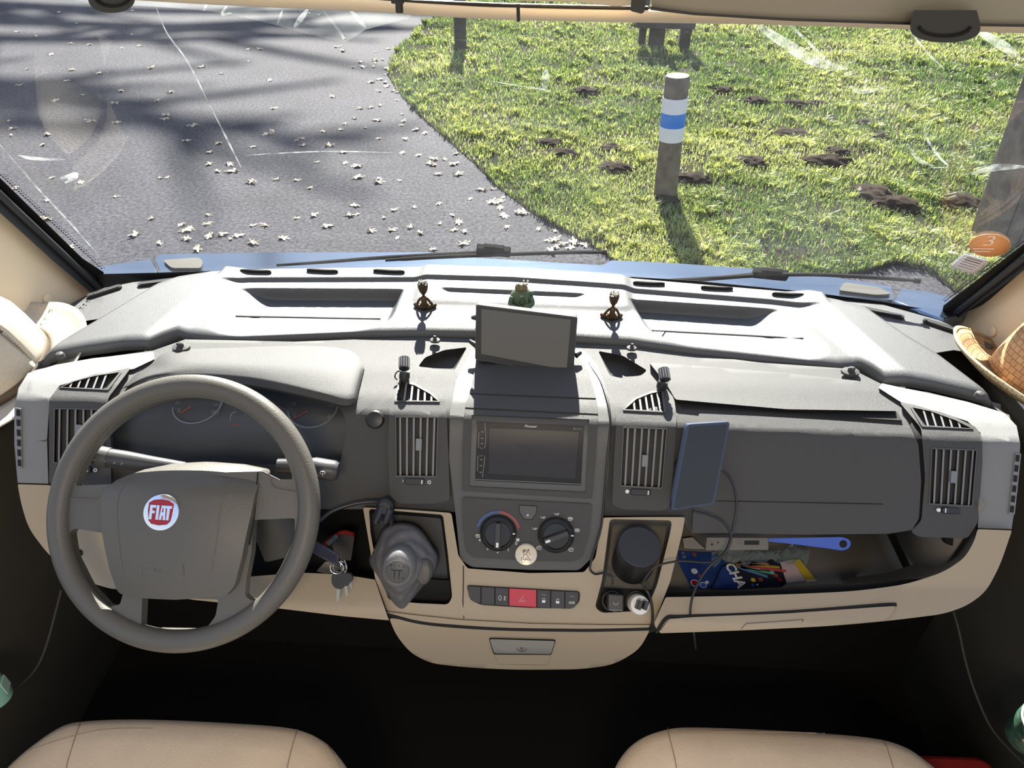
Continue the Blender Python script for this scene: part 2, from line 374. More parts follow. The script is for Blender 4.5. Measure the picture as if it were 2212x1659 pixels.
k = (rng.random(len(bx)) < np.clip(.66+.8*cl, .10, 1)) & (bd_ > .05+.10*rng.random(len(bx))); bx, by, cl = bx[k], by[k], cl[k]
bh = .020+.022*rng.random(len(bx))+.015*np.clip(cl, 0, 1); bl = (.3+.8*rng.random(len(bx)))*bh; ba = rng.random(len(bx))*2*PI; bt = np.zeros(len(bx))
tx, ty, td = scatter(9000, 1.25); tcl = look(fld, tx, ty); k = (rng.random(len(tx)) < np.clip(.22+1.3*tcl, .03, 1)) & (td > .13); tx, ty = tx[k], ty[k]
nb = 34; T_ = len(tx); tr_ = .018+.035*rng.random(T_); th = .040+.055*rng.random(T_)**1.5
a_ = rng.random((T_, nb))*2*PI; rr_ = np.sqrt(rng.random((T_, nb)))*tr_[:, None]
ux = (tx[:, None]+rr_*np.cos(a_)).ravel(); uy = (ty[:, None]+rr_*np.sin(a_)).ravel(); uh = (th[:, None]*(.55+.6*rng.random((T_, nb)))).ravel(); ul = uh*(.35+.9*rng.random(T_*nb)); ua = (a_+.6*rng.normal(size=(T_, nb))).ravel()
ut = np.repeat(.6+.4*rng.random(T_), nb)
xx, yy, hgt, ln, ba, tuf = [np.concatenate(q) for q in ((bx, ux), (by, uy), (bh, uh), (bl, ul), (ba, ua), (bt, ut))]
k = inside(xx, yy); xx, yy, hgt, ln, ba, tuf = xx[k], yy[k], hgt[k], ln[k], ba[k], tuf[k]; cz = look(fl2, xx, yy); n = len(xx)
wid = (.0022+.0022*rng.random(n)+.0012*(tuf > 0))*(1+.17*(yy-4.5)); hgt = hgt*(1+.04*(yy-5))
az = ba+PI/2+.5*rng.normal(size=n); zb = np.full(n, GZ+.004)
ex = np.stack([np.cos(az), np.sin(az), np.zeros(n)], 1)*wid[:, None]; GV0 = np.array([[mnoise.noise(Vector((x*2.2, y*2.2, 0))) for x in gxs] for y in gys])
zb = GZ+.018+.03*look(GV0, xx, yy); base = np.stack([xx, yy, zb], 1)
lean = np.stack([np.cos(ba), np.sin(ba), np.zeros(n)], 1)*ln[:, None]; up = np.stack([np.zeros(n), np.zeros(n), hgt+.015], 1)
V5 = np.stack([base-ex, base+ex, base+up*.68+lean*.30+ex*.8, base+up*.68+lean*.30-ex*.8, base+up*(.98-.25*rng.random((n, 1)))+lean], 1).reshape(-1, 3)
org = np.array([2.0, 7.0, GZ])
me = bpy.data.meshes.new('grass'); me.vertices.add(5*n); me.vertices.foreach_set('co', (V5-org).ravel())
k5 = np.arange(n)*5
quad = np.stack([k5, k5+1, k5+2, k5+3], 1); tri = np.stack([k5+3, k5+2, k5+4], 1)
me.loops.add(7*n); me.polygons.add(2*n)
li = np.concatenate([quad, tri], 1).ravel(); me.loops.foreach_set('vertex_index', li)
ls = np.stack([np.arange(n)*7, np.arange(n)*7+4], 1).ravel(); me.polygons.foreach_set('loop_start', ls)
me.update(calc_edges=True)
ca = me.color_attributes.new('tint', 'FLOAT_COLOR', 'POINT')
t1 = np.clip(.30+.9*cz+.45*tuf+.22*rng.normal(size=n), 0, 1)[:, None]
cA = np.array([.105, .172, .034]); cB = np.array([.43, .465, .125]); cols = cA*(1-t1)+cB*t1
dry = (rng.random(n) < .06+.10*(cz > .15))[:, None]; cols = np.where(dry, np.array([.42, .37, .24]), cols)*(.7+.6*rng.random((n, 1)))
cols = np.concatenate([cols, np.ones((n, 1))], 1)
ca.data.foreach_set('color', np.repeat(cols, 5, axis=0).ravel())
me.materials.append(gm); go = bpy.data.objects.new('grass', me); COL.objects.link(go); go.location = org
tag(go, 'short clumpy green grass of the verge', 'grass', kind='stuff')
# soil clumps
def clump(w_, d, h, seed):
    bm = bmesh.new(); bmesh.ops.create_icosphere(bm, subdivisions=4, radius=1); V = []
    for v in bm.verts:
        p = v.co; k = 1+.30*mnoise.fractal(p*2.6+Vector((seed, 0, 0)), .8, 2.2, 4); V.append((p.x*w_*k, p.y*d*k, p.z*h*k))
    Fc = [tuple(v.index for v in f.verts) for f in bm.faces]; bm.free(); return V, Fc
for i, (x, y) in enumerate(soilxy):
    s = random.uniform(1.0, 1.75)
    V, Fc = clump(.105*s*random.uniform(.9, 1.5), .085*s, .045*s, i*3.1)
    V = [(p[0]+x, p[1]+y, p[2]+GZ+.02) for p in V]
    tag(mk('soil_clump', V, Fc, M['soil'], angle=60), 'dark clod of turned soil lying among the verge grass', 'soil', 'turned soil clods on the verge')
# fallen oak leaves on the tarmac
def leafmesh(seed):
    r = random.Random(seed); n = 34; L = []
    for i in range(n):
        a = 2*PI*i/n; k = (0.55+0.45*abs(math.cos(a/2)))*(1+0.33*math.cos(7*a))*r.uniform(.85, 1.1)
        L.append((.05*k*math.cos(a)*1.25, .036*k*math.sin(a)))
    V = [(0, 0, .008)]; Fc = []
    for q in (.5, 1):
        V += [(x*q, y*q, .008+(.011*q*q*math.sin(3*math.atan2(y, x)+seed))*r.uniform(.4, 1)) for x, y in L]
    for i in range(n): Fc += [(0, 1+i, 1+(i+1) % n), (1+i, 1+n+i, 1+n+(i+1) % n, 1+(i+1) % n)]
    z = min(p[2] for p in V); V = [(a, b, c-z) for a, b, c in V]
    me = bpy.data.meshes.new('fallen_leaf'); me.from_pydata(V, [], Fc); me.materials.append(M['leaf']); return me
LM = [leafmesh(s) for s in range(6)]
LPX = [(330, 472), (445, 485), (545, 488), (480, 508), (428, 538), (545, 525), (610, 515), (640, 472), (575, 488), (705, 490), (412, 495), (405, 518), (800, 500), (830, 470), (850, 455), (888, 490), (1003, 502), (990, 480), (910, 505), (845, 498), (950, 440), (935, 358), (775, 360), (770, 385), (815, 395), (640, 390), (590, 285), (640, 305), (700, 285), (650, 300), (400, 305), (360, 250), (420, 272), (345, 385), (470, 370), (545, 395), (495, 355), (250, 225), (325, 148), (265, 105), (300, 100), (150, 95), (110, 118), (60, 150), (40, 185), (145, 175), (20, 262), (370, 200), (480, 160), (590, 235), (720, 210), (780, 235), (820, 300), (870, 330), (905, 335), (940, 345), (875, 300), (740, 330), (545, 318), (475, 310), (455, 330), (710, 315)]
pts = [tuple(at(u, v, z=GZ)[:2]) for u, v in LPX]
r = random.Random(5)
while len(pts) < 205:
    u, v = r.uniform(-10, 1230), 540-530*r.random()**1.0
    if r.random() < .45:                                           # more of them along the grass edge
        i = r.randrange(3, 13); q = lerp(GP[i], GP[i+1], r.random()); u, v = q[0]-abs(r.gauss(0, 55)), q[1]+r.gauss(4, 10)
    p = at(u, v, z=GZ)
    if p[1] < 3.8 or p[1] > 13 or inside(np.array([p[0]]), np.array([p[1]]))[0]: continue
    pts.append((p[0], p[1]))
for i, (x, y) in enumerate(pts):
    o = bpy.data.objects.new('fallen_leaf', LM[i % 6]); COL.objects.link(o)
    s = r.uniform(.42, .98); o.location = (x, y, GZ+.002); o.rotation_euler = (0, 0, r.uniform(0, 6.28)); o.scale = (s, s, s*r.uniform(.7, 1.5))
    tag(o, 'dry pale brown oak leaf fallen on the grey tarmac', 'leaf', 'fallen oak leaves on the tarmac')
# bare tree beyond the top of the picture: its limbs shade the tarmac
def bare_tree(x, y, label, seed):
    r = random.Random(seed); t = thing('bare_tree', (x, y, GZ), label, 'tree'); bark = M['wood']; B0 = np.array([x, y, GZ])
    tr_ = catmull([B0, B0+np.array([.2, .2, 9]), B0+np.array([-.2, .2, 17]), B0+np.array([.4, 0, 26])], 5); V, Fc = tube(tr_, list(np.linspace(.6, .16, len(tr_))), 12); mk('trunk', V, Fc, bark, t)
    for i in range(6):
        z = 14.4+i*.8; sgn = 1; L = r.uniform(6, 10); a = r.uniform(-.25, .35); p0 = B0+np.array([0, .1, z])
        P = catmull([p0, p0+np.array([sgn*L*.35, L*.1*a, L*.07]), p0+np.array([sgn*L*.7, L*.3*a, L*.12]), p0+np.array([sgn*L, L*.6*a, L*.15])], 5); parts = [tube(P, list(np.linspace(.26, .07, len(P))), 8)]
        for j in range(10):
            q = P[r.randrange(4, len(P))]; d = np.array([sgn*r.uniform(.6, 2.6), r.uniform(-1.2, 1.2), r.uniform(-.5, 1.0)]); parts.append(tube([q, q+d*.6, q+d*1.3+np.array([0, 0, -.1])], [.12, .09, .04], 6))
        V, Fc = join(*parts); mk('branch', V, Fc, bark, t)
bare_tree(-13.5, 33.5, 'bare tree beyond the drive whose branch shadows streak the tarmac', 2)
# posts
def round_post(name, pb, pt, r0, r1, m, label, cat):
    t = thing(name, pb, label, cat); d = nv(pt)-nv(pb); L = np.linalg.norm(d)
    fr = Fr(pb, np.cross((0, 1, 0), d), (0, 1, 0)); fr.ez = d/L; fr.ex = unit(np.cross((0, 1, 0), fr.ez)); fr.ey = np.cross(fr.ez, fr.ex)
    return t, fr, L
pb = at(1436, 428, z=GZ); pt_ = at(1464, 163, y=pb[1])
bol, fr, L = round_post('bollard', pb, pt_, .08, .08, M['wood'], 'short round wooden bollard with white and blue bands on the grass', 'bollard')
rb = mm(24, pb)
V, Fc = lathe(fr, [(rb, -.12), (rb, .0), (rb*.99, L*.5), (rb, L-.012), (rb*.93, L), (rb*.4, L+.003)], 40); mk('post', V, Fc, M['wood'], bol)
for a, b, mt in ((0.505, .618, 'bandwhite'), (.618, .728, 'bandblue'), (.728, .842, 'bandwhite')):
    V, Fc = lathe(fr, [(rb*.9, L*a), (rb+.004, L*a), (rb+.004, L*b), (rb*.9, L*b)], 48); mk('reflective_band', V, Fc, M[mt], bol, bevel=.0015)
pb = at(995, 113, z=GZ); pt_ = at(992, -40, y=pb[1])
t, fr, L = round_post('post', pb, pt_, .1, .1, M['wood'], 'dark upright post standing at the far corner of the verge', 'post')
rb = mm(13, pb); V, Fc = lathe(fr, [(rb, -.1), (rb, L), (rb*.5, L+.01)], 24); mk('shaft', V, Fc, mat('dark_wet_wood', (.035, .03, .028), .8, .6, 40), t)
# square weathered post at the right edge
pb = at(2170, 532, z=GZ); tp = at(2395, -62, y=pb[1])
t = thing('wooden_post', pb, 'thick square weathered wooden post leaning at the right edge', 'post')
d = nv(tp)-nv(pb); ezz = unit(d); exx = unit(np.cross((0, 1, 0), ezz)); eyy = np.cross(ezz, exx); hw = mm(60, pb)
woodplank = mat('cracked_grey_timber', (0.10, 0.085, 0.075), .9, 1.0, 30, col2=(0.20, 0.175, 0.16), vscale=9)
fr = Fr(pb, exx, eyy); fr.ez, fr.ey = ezz, eyy
for i in range(4):
    w1 = 2*hw/4; V, Fc = prism(fr, [(-hw+i*w1+.003, -.13), (-hw+(i+1)*w1-.003, -.13), (-hw+(i+1)*w1-.003, .13), (-hw+i*w1+.003, .13)], -.12, np.linalg.norm(d)); mk('timber', V, Fc, woodplank, t, bevel=.004)
# low timber barrier far out on the grass
pb = at(1415, 108, z=GZ); t = thing('timber_barrier', pb, 'low dark timber barrier standing far out on the grass', 'barrier')
bw = mat('dark_timber', (.05, .04, .036), .9, .8, 30)
for (ua, ub, vb) in ((1378, 1392, 90), (1398, 1430, 108), (1466, 1488, 92)):
    a, b = at(ua, vb, y=pb[1]), at(ub, vb, y=pb[1]); top = at((ua+ub)/2, -35, y=pb[1])
    V, Fc = prism(Fr(((a[0]+b[0])/2, pb[1], GZ-.05), (1, 0, 0), (0, 1, 0)), rrect(abs(b[0]-a[0]), .22, .02), 0, top[2]-GZ); mk('upright', V, Fc, bw, t)
a, b = at(1372, 60, y=pb[1]-.14), at(1500, 60, y=pb[1]-.14); h = at(1436, 22, y=pb[1]-.14)[2]
V, Fc = prism(Fr(((a[0]+b[0])/2, pb[1]-.15, (a[2]+h)/2), (1, 0, 0), (0, 0, 1)), rrect(b[0]-a[0], h-a[2]-.02, .02), -.06, .06); mk('rail', V, Fc, bw, t)
# ------------------------------------------------------------------ windscreen, seals, pillars
gl = bpy.data.materials.new('windscreen_glass'); gl.use_nodes = True; n_ = gl.node_tree.nodes; l_ = gl.node_tree.links; n_.clear()
out = n_.new('ShaderNodeOutputMaterial'); tr = n_.new('ShaderNodeBsdfTransparent'); gs = n_.new('ShaderNodeBsdfGlossy'); gs.inputs['Roughness'].default_value = 0.0
fz = n_.new('ShaderNodeFresnel'); fz.inputs[0].default_value = 1.45; mx = n_.new('ShaderNodeMixShader'); mx2 = n_.new('ShaderNodeMixShader'); tl = n_.new('ShaderNodeBsdfTranslucent'); tl.inputs[0].default_value = (.9, .93, 1, 1)
tr.inputs[0].default_value = (.93, .95, .95, 1)
t_ = n_.new('ShaderNodeTexCoord'); nz = n_.new('ShaderNodeTexNoise'); nz.inputs['Scale'].default_value = 4; nz.inputs['Detail'].default_value = 8; nz.inputs['Roughness'].default_value = .65
mp = n_.new('ShaderNodeMapRange'); mp.inputs[1].default_value = .42; mp.inputs[2].default_value = .8; mp.inputs[3].default_value = .002; mp.inputs[4].default_value = .016
l_.new(t_.outputs['Object'], nz.inputs[0]); l_.new(nz.outputs[0], mp.inputs[0])
l_.new(tr.outputs[0], mx2.inputs[1]); l_.new(tl.outputs[0], mx2.inputs[2]); l_.new(mp.outputs[0], mx2.inputs[0])
ge = n_.new('ShaderNodeNewGeometry'); mr = n_.new('ShaderNodeMapRange'); mr.inputs[3].default_value = 1.45; mr.inputs[4].default_value = 1/1.45   # same pane seen from either side
l_.new(ge.outputs['Backfacing'], mr.inputs[0]); l_.new(mr.outputs[0], fz.inputs[0])
l_.new(fz.outputs[0], mx.inputs[0]); l_.new(mx2.outputs[0], mx.inputs[1]); l_.new(gs.outputs[0], mx.inputs[2]); l_.new(mx.outputs[0], out.inputs[0])
xs = np.linspace(-.99, .99, 41); zs = np.linspace(.83, 1.62, 17)
V, Fc = gridmesh([[(x, gy(x, z), z) for x in xs] for z in zs]); win = mk('window_1', V, Fc, gl, angle=180)
tag(win, 'large dusty windscreen with smears and scratches', 'windscreen', kind='structure')
smear_m = bpy.data.materials.new('dried_smear'); smear_m.use_nodes = True; n_ = smear_m.node_tree.nodes; l_ = smear_m.node_tree.links; n_.clear()
out = n_.new('ShaderNodeOutputMaterial'); tr = n_.new('ShaderNodeBsdfTransparent'); tl = n_.new('ShaderNodeBsdfTranslucent'); tl.inputs[0].default_value = (.85, .92, .9, 1); mx = n_.new('ShaderNodeMixShader')
t_ = n_.new('ShaderNodeTexCoord'); nz = n_.new('ShaderNodeTexNoise'); nz.inputs['Scale'].default_value = 55; nz.inputs['Detail'].default_value = 6
mp = n_.new('ShaderNodeMapRange'); mp.inputs[1].default_value = .40; mp.inputs[2].default_value = .75; mp.inputs[3].default_value = .02; mp.inputs[4].default_value = .15
l_.new(t_.outputs['Object'], nz.inputs[0]); l_.new(nz.outputs[0], mp.inputs[0]); l_.new(mp.outputs[0], mx.inputs[0]); l_.new(tr.outputs[0], mx.inputs[1]); l_.new(tl.outputs[0], mx.inputs[2]); l_.new(mx.outputs[0], out.inputs[0])
def smear(P, w0, name='smear'):
    C_ = catmull(P, 6); n = len(C_); L = []; R_ = []
    for i, p in enumerate(C_):
        d = unit(C_[min(i+1, n-1)]-C_[max(i-1, 0)]); q = np.array([-d[1], d[0]])*w0*(.25+math.sin(PI*(i+.5)/n))
        L.append(GL(*(p+q), -.002)); R_.append(GL(*(p-q), -.002))
    V, Fc = gridmesh([L, R_]); o = mk(name, V, Fc, smear_m, win); return o
smear([(1610, 35), (1690, 90), (1760, 132), (1830, 148)], 10); smear([(1690, 40), (1740, 85), (1800, 140), (1850, 130)], 3); smear([(1835, 185), (1860, 198), (1910, 190)], 4); smear([(1866, 198), (1872, 168)], 2.5)
smear([(2062, 240), (2010, 262), (1998, 290), (2030, 340), (2048, 360), (2010, 362)], 2.2); smear([(1960, 310), (1985, 345), (2015, 358)], 4); smear([(2098, 376), (2150, 362), (2212, 360)], 6)
smear([(335, 10), (360, 70), (400, 125), (430, 180), (447, 217)], 1.4); smear([(452, 225), (480, 280), (500, 320), (521, 362)], 1.6); smear([(0, 312), (80, 405), (150, 480), (210, 548)], 1.6)
smear([(450, 0), (440, 24)], 2.2); smear([(495, 5), (480, 30), (500, 28)], 2.5); smear([(610, 22), (600, 50)], 2.2); smear([(665, 20), (635, 60)], 5); smear([(700, 25), (735, 70), (742, 85)], 2.5); smear([(530, 335), (700, 327), (860, 330)], 1.1); smear([(755, 20), (790, 60)], 4)
smear([(1060, 175), (1180, 195), (1185, 200)], 1.5); smear([(1180, 150), (1176, 195)], 7); smear([(40, 335), (70, 342), (140, 345)], 3); smear([(130, 385), (165, 378), (140, 395)], 5)
smear([(2100, 60), (2160, 95), (2212, 130)], 9); smear([(1960, 60), (2000, 110), (2040, 150)], 2)
film_m = smear_m.copy(); film_m.name = 'unwiped_dust'
for nd in film_m.node_tree.nodes:
    if nd.type == 'MAP_RANGE': nd.inputs[1].default_value, nd.inputs[2].default_value, nd.inputs[3].default_value, nd.inputs[4].default_value = .3, .8, .008, .06
    if nd.type == 'TEX_NOISE': nd.inputs['Scale'].default_value = 14
plate('dust_film', catmull([(60, -20), (200, 6), (330, 14), (450, 24), (560, 45), (660, 72), (745, 92)], 4)+[nv((790, 64)), nv((880, 40)), nv((960, -20))], film_m, win, fn=lambda u, v, l: GL(u, v, -.0015), thick=0, bevel=0, step=30)
frit = M['void']
for side, P in (('left', [(-40, 345), (178, 558), (224, 588), (224, 625), (150, 590), (-40, 440)]), ('right', [(2260, 490), (2130, 590), (2038, 660), (2030, 700), (2120, 660), (2260, 560)])):
    plate('printed_border', P, frit, win, fn=lambda u, v, l: GL(u, v, -.003-l*0), thick=0, bevel=0, step=40)
# dotted fade of the border
for side, (a, b, nx, ny) in (('left', ((0, 380), (222, 586), .68, -.73)), ('right', ((2212, 524), (2040, 655), -.62, -.79))):
    parts = []
    for i in range(46):
        for j in range(2):
            q = lerp(a, b, (i+.5*j)/46)+np.array([nx, ny])*(3+5*j); c = GL(*q, -.003); rd = mm(2.2-.8*j, c)
            fr = Fr(c, (1, 0, 0), (0, -.45, .9)); parts.append(prism(fr, circ(rd, 6), 0, .0004))
    V, Fc = join(*parts); mk('printed_dots', V, Fc, frit, win, smooth=False)
def strip(name, P, m, fn, th, **kw): return plate(name, P, m, None, fn=fn, thick=th, step=30, **kw)
s = strip('trim_1', [(-400, 11), (152, 558), (228, 612), (222, 628), (198, 634), (112, 561), (-400, 95)], M['rubber'], lambda u, v, l: at(u, v, x=-.925+l), .03, bevel=.006); tag(s, 'black rubber seal along the left edge of the windscreen', 'seal', kind='structure')
s = strip('trim_2', [(2640, 193), (2212, 533), (2040, 664), (2030, 688), (2046, 704), (2212, 583), (2640, 265)], M['rubber'], lambda u, v, l: at(u, v, x=.925-l), .03, bevel=.006); tag(s, 'black rubber seal along the right edge of the windscreen', 'seal', kind='structure')
for nm, a, b, xx_, lab in (('trim_3', (-400, 46), (214, 622), -.920, 'left'), ('trim_4', (2640, 220), (2040, 694), .920, 'right')):
    V, Fc = tube([at(*lerp(a, b, t), x=xx_) for t in (0, .5, 1)], .007, 10); tag(mk(nm, V, Fc, M['rubber']), 'ribbed bead of the %s windscreen seal' % lab, 'seal', kind='structure')
P = [(-400, 100), (112, 560), (200, 634), (150, 660), (96, 690), (40, 668), (14, 654), (-120, 560), (-400, 330)]
s = plate('wall_left', P, M['cream'], None, fn=lambda u, v, l: at(u, v, x=-.945+l+.0), thick=.03, step=30); tag(s, 'cream padded pillar panel left of the windscreen', 'pillar', kind='structure')
c = at(102, 647, x=-.944); V, Fc = lathe(Fr(c, (0, 1, 0), (0, 0, 1)), [(.012, 0), (.012, .003), (.009, .004)], 28); tag(mk('trim_5', V, Fc, M['cream']), 'round cream screw cover on the left pillar panel', 'cover', kind='structure')
P = [(2640, 262), (2212, 583), (2048, 704), (2062, 712), (2110, 726), (2212, 790), (2330, 800), (2640, 560)]
s = plate('wall_right', P, M['cream'], None, fn=lambda u, v, l: at(u, v, x=.955-l), thick=.03, step=30); tag(s, 'cream padded pillar panel right of the windscreen', 'pillar', kind='structure')
c = at(2146, 716, x=.954); V, Fc = lathe(Fr(c, (0, -1, 0), (0, 0, 1)), [(.010, 0), (.010, .003), (.008, .004)], 28); tag(mk('trim_6', V, Fc, M['cream']), 'round cream screw cover on the right pillar panel', 'cover', kind='structure')
BT = [(212, 592), (330, 589), (460, 585), (700, 579), (900, 577), (1106, 583), (1300, 594), (1500, 606), (1740, 630), (1900, 650), (2044, 676)]
P = [nv(p) for p in BT]+[nv(p)+np.array([0, 42]) for p in BT[::-1]]
s = plate('trim_7', P, M['rubber'], None, fn=lambda u, v, l: GL(u, v, -.006-l), thick=.012, step=40); tag(s, 'black sill along the foot of the windscreen', 'sill', kind='structure')
# ------------------------------------------------------------------ bonnet and wipers outside
def HB(u, v, l=0.0):
    k = ray(u, v); # plane z = .865-.14*(y-1.42)
    t = (.865-.14*(0-1.42)+0-CAM[2])/(k[2]+.14*k[1]); return CAM+k*t+np.array([0, 0, l])
bon = thing('bonnet', (0, 1.5, .82), 'pale silver bonnet reflecting the sky below the windscreen', 'bonnet')
plate('panel', [(345, 583), (334, 556), (350, 549), (600, 545), (925, 545), (1000, 555), (1300, 573), (1322, 562), (1450, 568), (1636, 581), (1800, 598), (1926, 619), (1930, 648), (1740, 636), (1500, 614), (1300, 602), (1106, 591), (900, 585), (600, 588), (345, 594)], M['hood'], bon, fn=HB, thick=.03, step=20, bevel=.004)
plate('wing_panel', [(205, 578), (250, 569), (328, 559), (340, 584), (338, 594), (215, 597)], M['hood'], bon, fn=HB, thick=.03, step=20, bevel=.004)
plate('wing_panel', [(1946, 622), (2000, 628), (2056, 642), (2100, 668), (2040, 690), (1930, 650)], M['hood'], bon, fn=HB, thick=.03, step=20, bevel=.004)
plate_m = mat('dull_bronze_grey', (.045, .042, .036), .6, spec=.2)
plate('dark_plate', roundpoly([(352, 566), (430, 561), (440, 568), (436, 584), (372, 584)], 8), plate_m, bon, fn=HB, lift=.006, thick=.012, step=20)  # small dull dark rounded plates lying on the bonnet
plate('dark_plate', roundpoly([(1822, 614), (1900, 626), (1925, 640), (1890, 642), (1810, 632)], 8), plate_m, bon, fn=HB, lift=.006, thick=.012, step=20)
wm = mat('matt_black_wiper', (.012, .012, .013), .75, spec=.12)
def wiper(P, hub, arm, label):
    t = thing('windscreen_wiper', GL(*hub, .03), label, 'wiper')
    C_ = [GL(*p, .028) for p in catmull(P, 8)]; n = len(C_)
    V, Fc = tube(C_, [mm(4.5 if 2 < i < n-3 else 3.5, c) for i, c in enumerate(C_)], 8); mk('blade', V, Fc, wm, t)
    e_ = [GL(*P[-1], .028), GL(*lerp(P[-1], P[-2], .12), .028)]; V, Fc = tube(e_, mm(6, e_[0]), 10); mk('blade_tip', V, Fc, wm, t)
    c = GL(*hub, .036); fr = Fr(c, GL(hub[0]+10, hub[1]+1.0, .036)-c, (0, -.45, .9)); V, Fc = prism(fr, rrect(mm(74, c), mm(22, c), mm(5, c)), -.008, .008); mk('connector', V, Fc, wm, t, bevel=.002)
    V, Fc = prism(fr.sh(0, mm(11, c)), rrect(mm(44, c), mm(12, c), mm(4, c)), -.006, .006); mk('clip', V, Fc, wm, t, bevel=.002)
    A = [GL(*p, .04) for p in catmull(arm, 8)]; V, Fc = tube(A, [mm(3+3*i/len(A), a) for i, a in enumerate(A)], 8); mk('arm', V, Fc, wm, t)
wiper([(833, 562), (950, 555), (1106, 549), (1230, 545), (1311, 545)], (1066, 541), [(598, 573), (700, 566), (820, 557), (960, 550), (1066, 545)], 'black wiper lying along the left half of the windscreen foot')
wiper([(1420, 607), (1520, 602), (1640, 595), (1760, 593), (1880, 599), (1988, 607)], (1664, 592), [(1180, 605), (1330, 607), (1470, 606), (1580, 598), (1664, 590)], 'black wiper lying along the right half of the windscreen foot')
# stickers on the glass
t = thing('round_sticker', GL(2140, 530, -.004), 'round orange sticker low on the right of the windscreen', 'sticker')
cs = [GL(2138+45*math.cos(a)+0*math.sin(a), 530+24.5*math.sin(a), -.004) for a in np.linspace(0, 2*PI, 48, endpoint=False)]
mk('disc', cs+[GL(2138, 530, -.004)], [(i, (i+1) % 48, 48) for i in range(48)], M['orange'], t, solid=.0008)
frs = Fr(GL(2138, 520, -.005), GL(2160, 520, -.005)-GL(2138, 520, -.005), GL(2138, 510, -.005)-GL(2138, 530, -.005))
stp = mat('pale_sticker_print', (.95, .78, .66), .6)
text('printed_numeral', '3', frs, mm(34, frs.o), stp, t, .0012)
for i, w_ in enumerate((40, 30)):
    V, Fc = rbox(frs.sh(-.004, -mm(20+7*i, frs.o)*1.3), mm(w_, frs.o), mm(2, frs.o), .0012, .0004); mk('printed_line', V, Fc, stp, t)
t = thing('paper_label', GL(2095, 570, -.004), 'small white printed label below the orange windscreen sticker', 'label')
q = [(2084, 549), (2137, 564), (2104, 593), (2052, 577)]
V = [GL(*lerp(lerp(q[0], q[1], i/4), lerp(q[3], q[2], i/4), j/4), -.004) for j in range(5) for i in range(5)]
mk('sheet', V, [(j*5+i, j*5+i+1, j*5+i+6, j*5+i+5) for j in range(4) for i in range(4)], mat('thin_white_paper', (.72, .72, .80), .6), t, solid=.0006)
for j in range(5):
    s_ = (j+1)/6.5; a, b = lerp(lerp(q[0], q[3], s_), lerp(q[1], q[2], s_), .18), lerp(lerp(q[0], q[3], s_), lerp(q[1], q[2], s_), .82)
    V, Fc = tube([GL(*lerp(a, b, k/4), -.0055) for k in range(5)], .0009 if j < 2 else .0005, 5); mk('printed_line', V, Fc, M['dimmark'], t)
# ------------------------------------------------------------------ top edge: blind rail, cassette, grips
P = [GL(u, v, -.05) for u, v in ((200, -20), (460, -4), (800, 12), (950, 22), (1106, 29), (1400, 35), (1700, 40), (2300, 60))]
V, Fc = tube(catmull(P, 5), .0078, 14); s = mk('trim_8', V, Fc, M['cream']); tag(s, 'cream bottom rail of the front blind', 'rail', kind='structure')
V, Fc = tube([GL(u, v-9, -.045) for u, v in ((700, 4), (950, 15), (1106, 21), (1400, 27))], .003, 8); s = mk('trim_9', V, Fc, M['black']); tag(s, 'thin dark cord above the blind rail', 'cord', kind='structure')
def TB(y): return lambda u, v, l: at(u, v, y=y-l)
s = plate('trim_10', [(1406, -60), (1408, 18), (1500, 30), (1700, 42), (2000, 52), (2330, 58), (2760, 70), (2760, -60)], M['blind'], None, fn=TB(.88), thick=.06, bevel=.008, step=30); tag(s, 'beige cassette of the roller blind above the windscreen', 'cassette', kind='structure')
s = plate('trim_11', [(1404, 14), (1500, 27), (1700, 39), (2000, 49), (2330, 54), (2760, 66), (2760, 72), (2330, 60), (2000, 55), (1700, 45), (1500, 33), (1406, 22)], M['lamp_dark'], None, fn=TB(.872), thick=.01, bevel=.001, step=30); tag(s, 'dark lower lip of the blind cassette', 'cassette', kind='structure')
s = plate('ceiling', [(1120, -60), (1120, 2), (1240, 4), (1330, 14), (1366, 12), (1366, -60)], M['cream'], None, fn=TB(.98), thick=.03, bevel=.004, step=30); tag(s, 'cream edge of the ceiling above the windscreen', 'ceiling', kind='structure')
s = plate('trim_12', roundpoly([(1366, -40), (1400, -40), (1392, 26), (1386, 30), (1362, 24)], 4), M['lamp_dark'], None, fn=TB(.86), thick=.03, bevel=.003); tag(s, 'dark end cap of the blind cassette', 'cap', kind='structure')
t = thing('blind_catch', at(862, 10, y=.93), 'small black catch gripping the front blind rail', 'catch')
plate('clip', roundpoly([(843, -20), (874, -20), (873, 9), (845, 8)], 4), M['black'], t, fn=TB(.92), thick=.02)
V, Fc = tube([at(862, 6, y=.90), at(863, 27, y=.90)], .0045, 10); mk('peg', V, Fc, M['black'], t)
t = thing('blind_pull_pin', at(1119, 30, y=.93), 'thin black pin hanging at the middle of the blind rail', 'pin'); V, Fc = tube([at(1119, 8, y=.92), at(1120, 46, y=.92)], .0022, 8); mk('pin', V, Fc, M['black'], t)
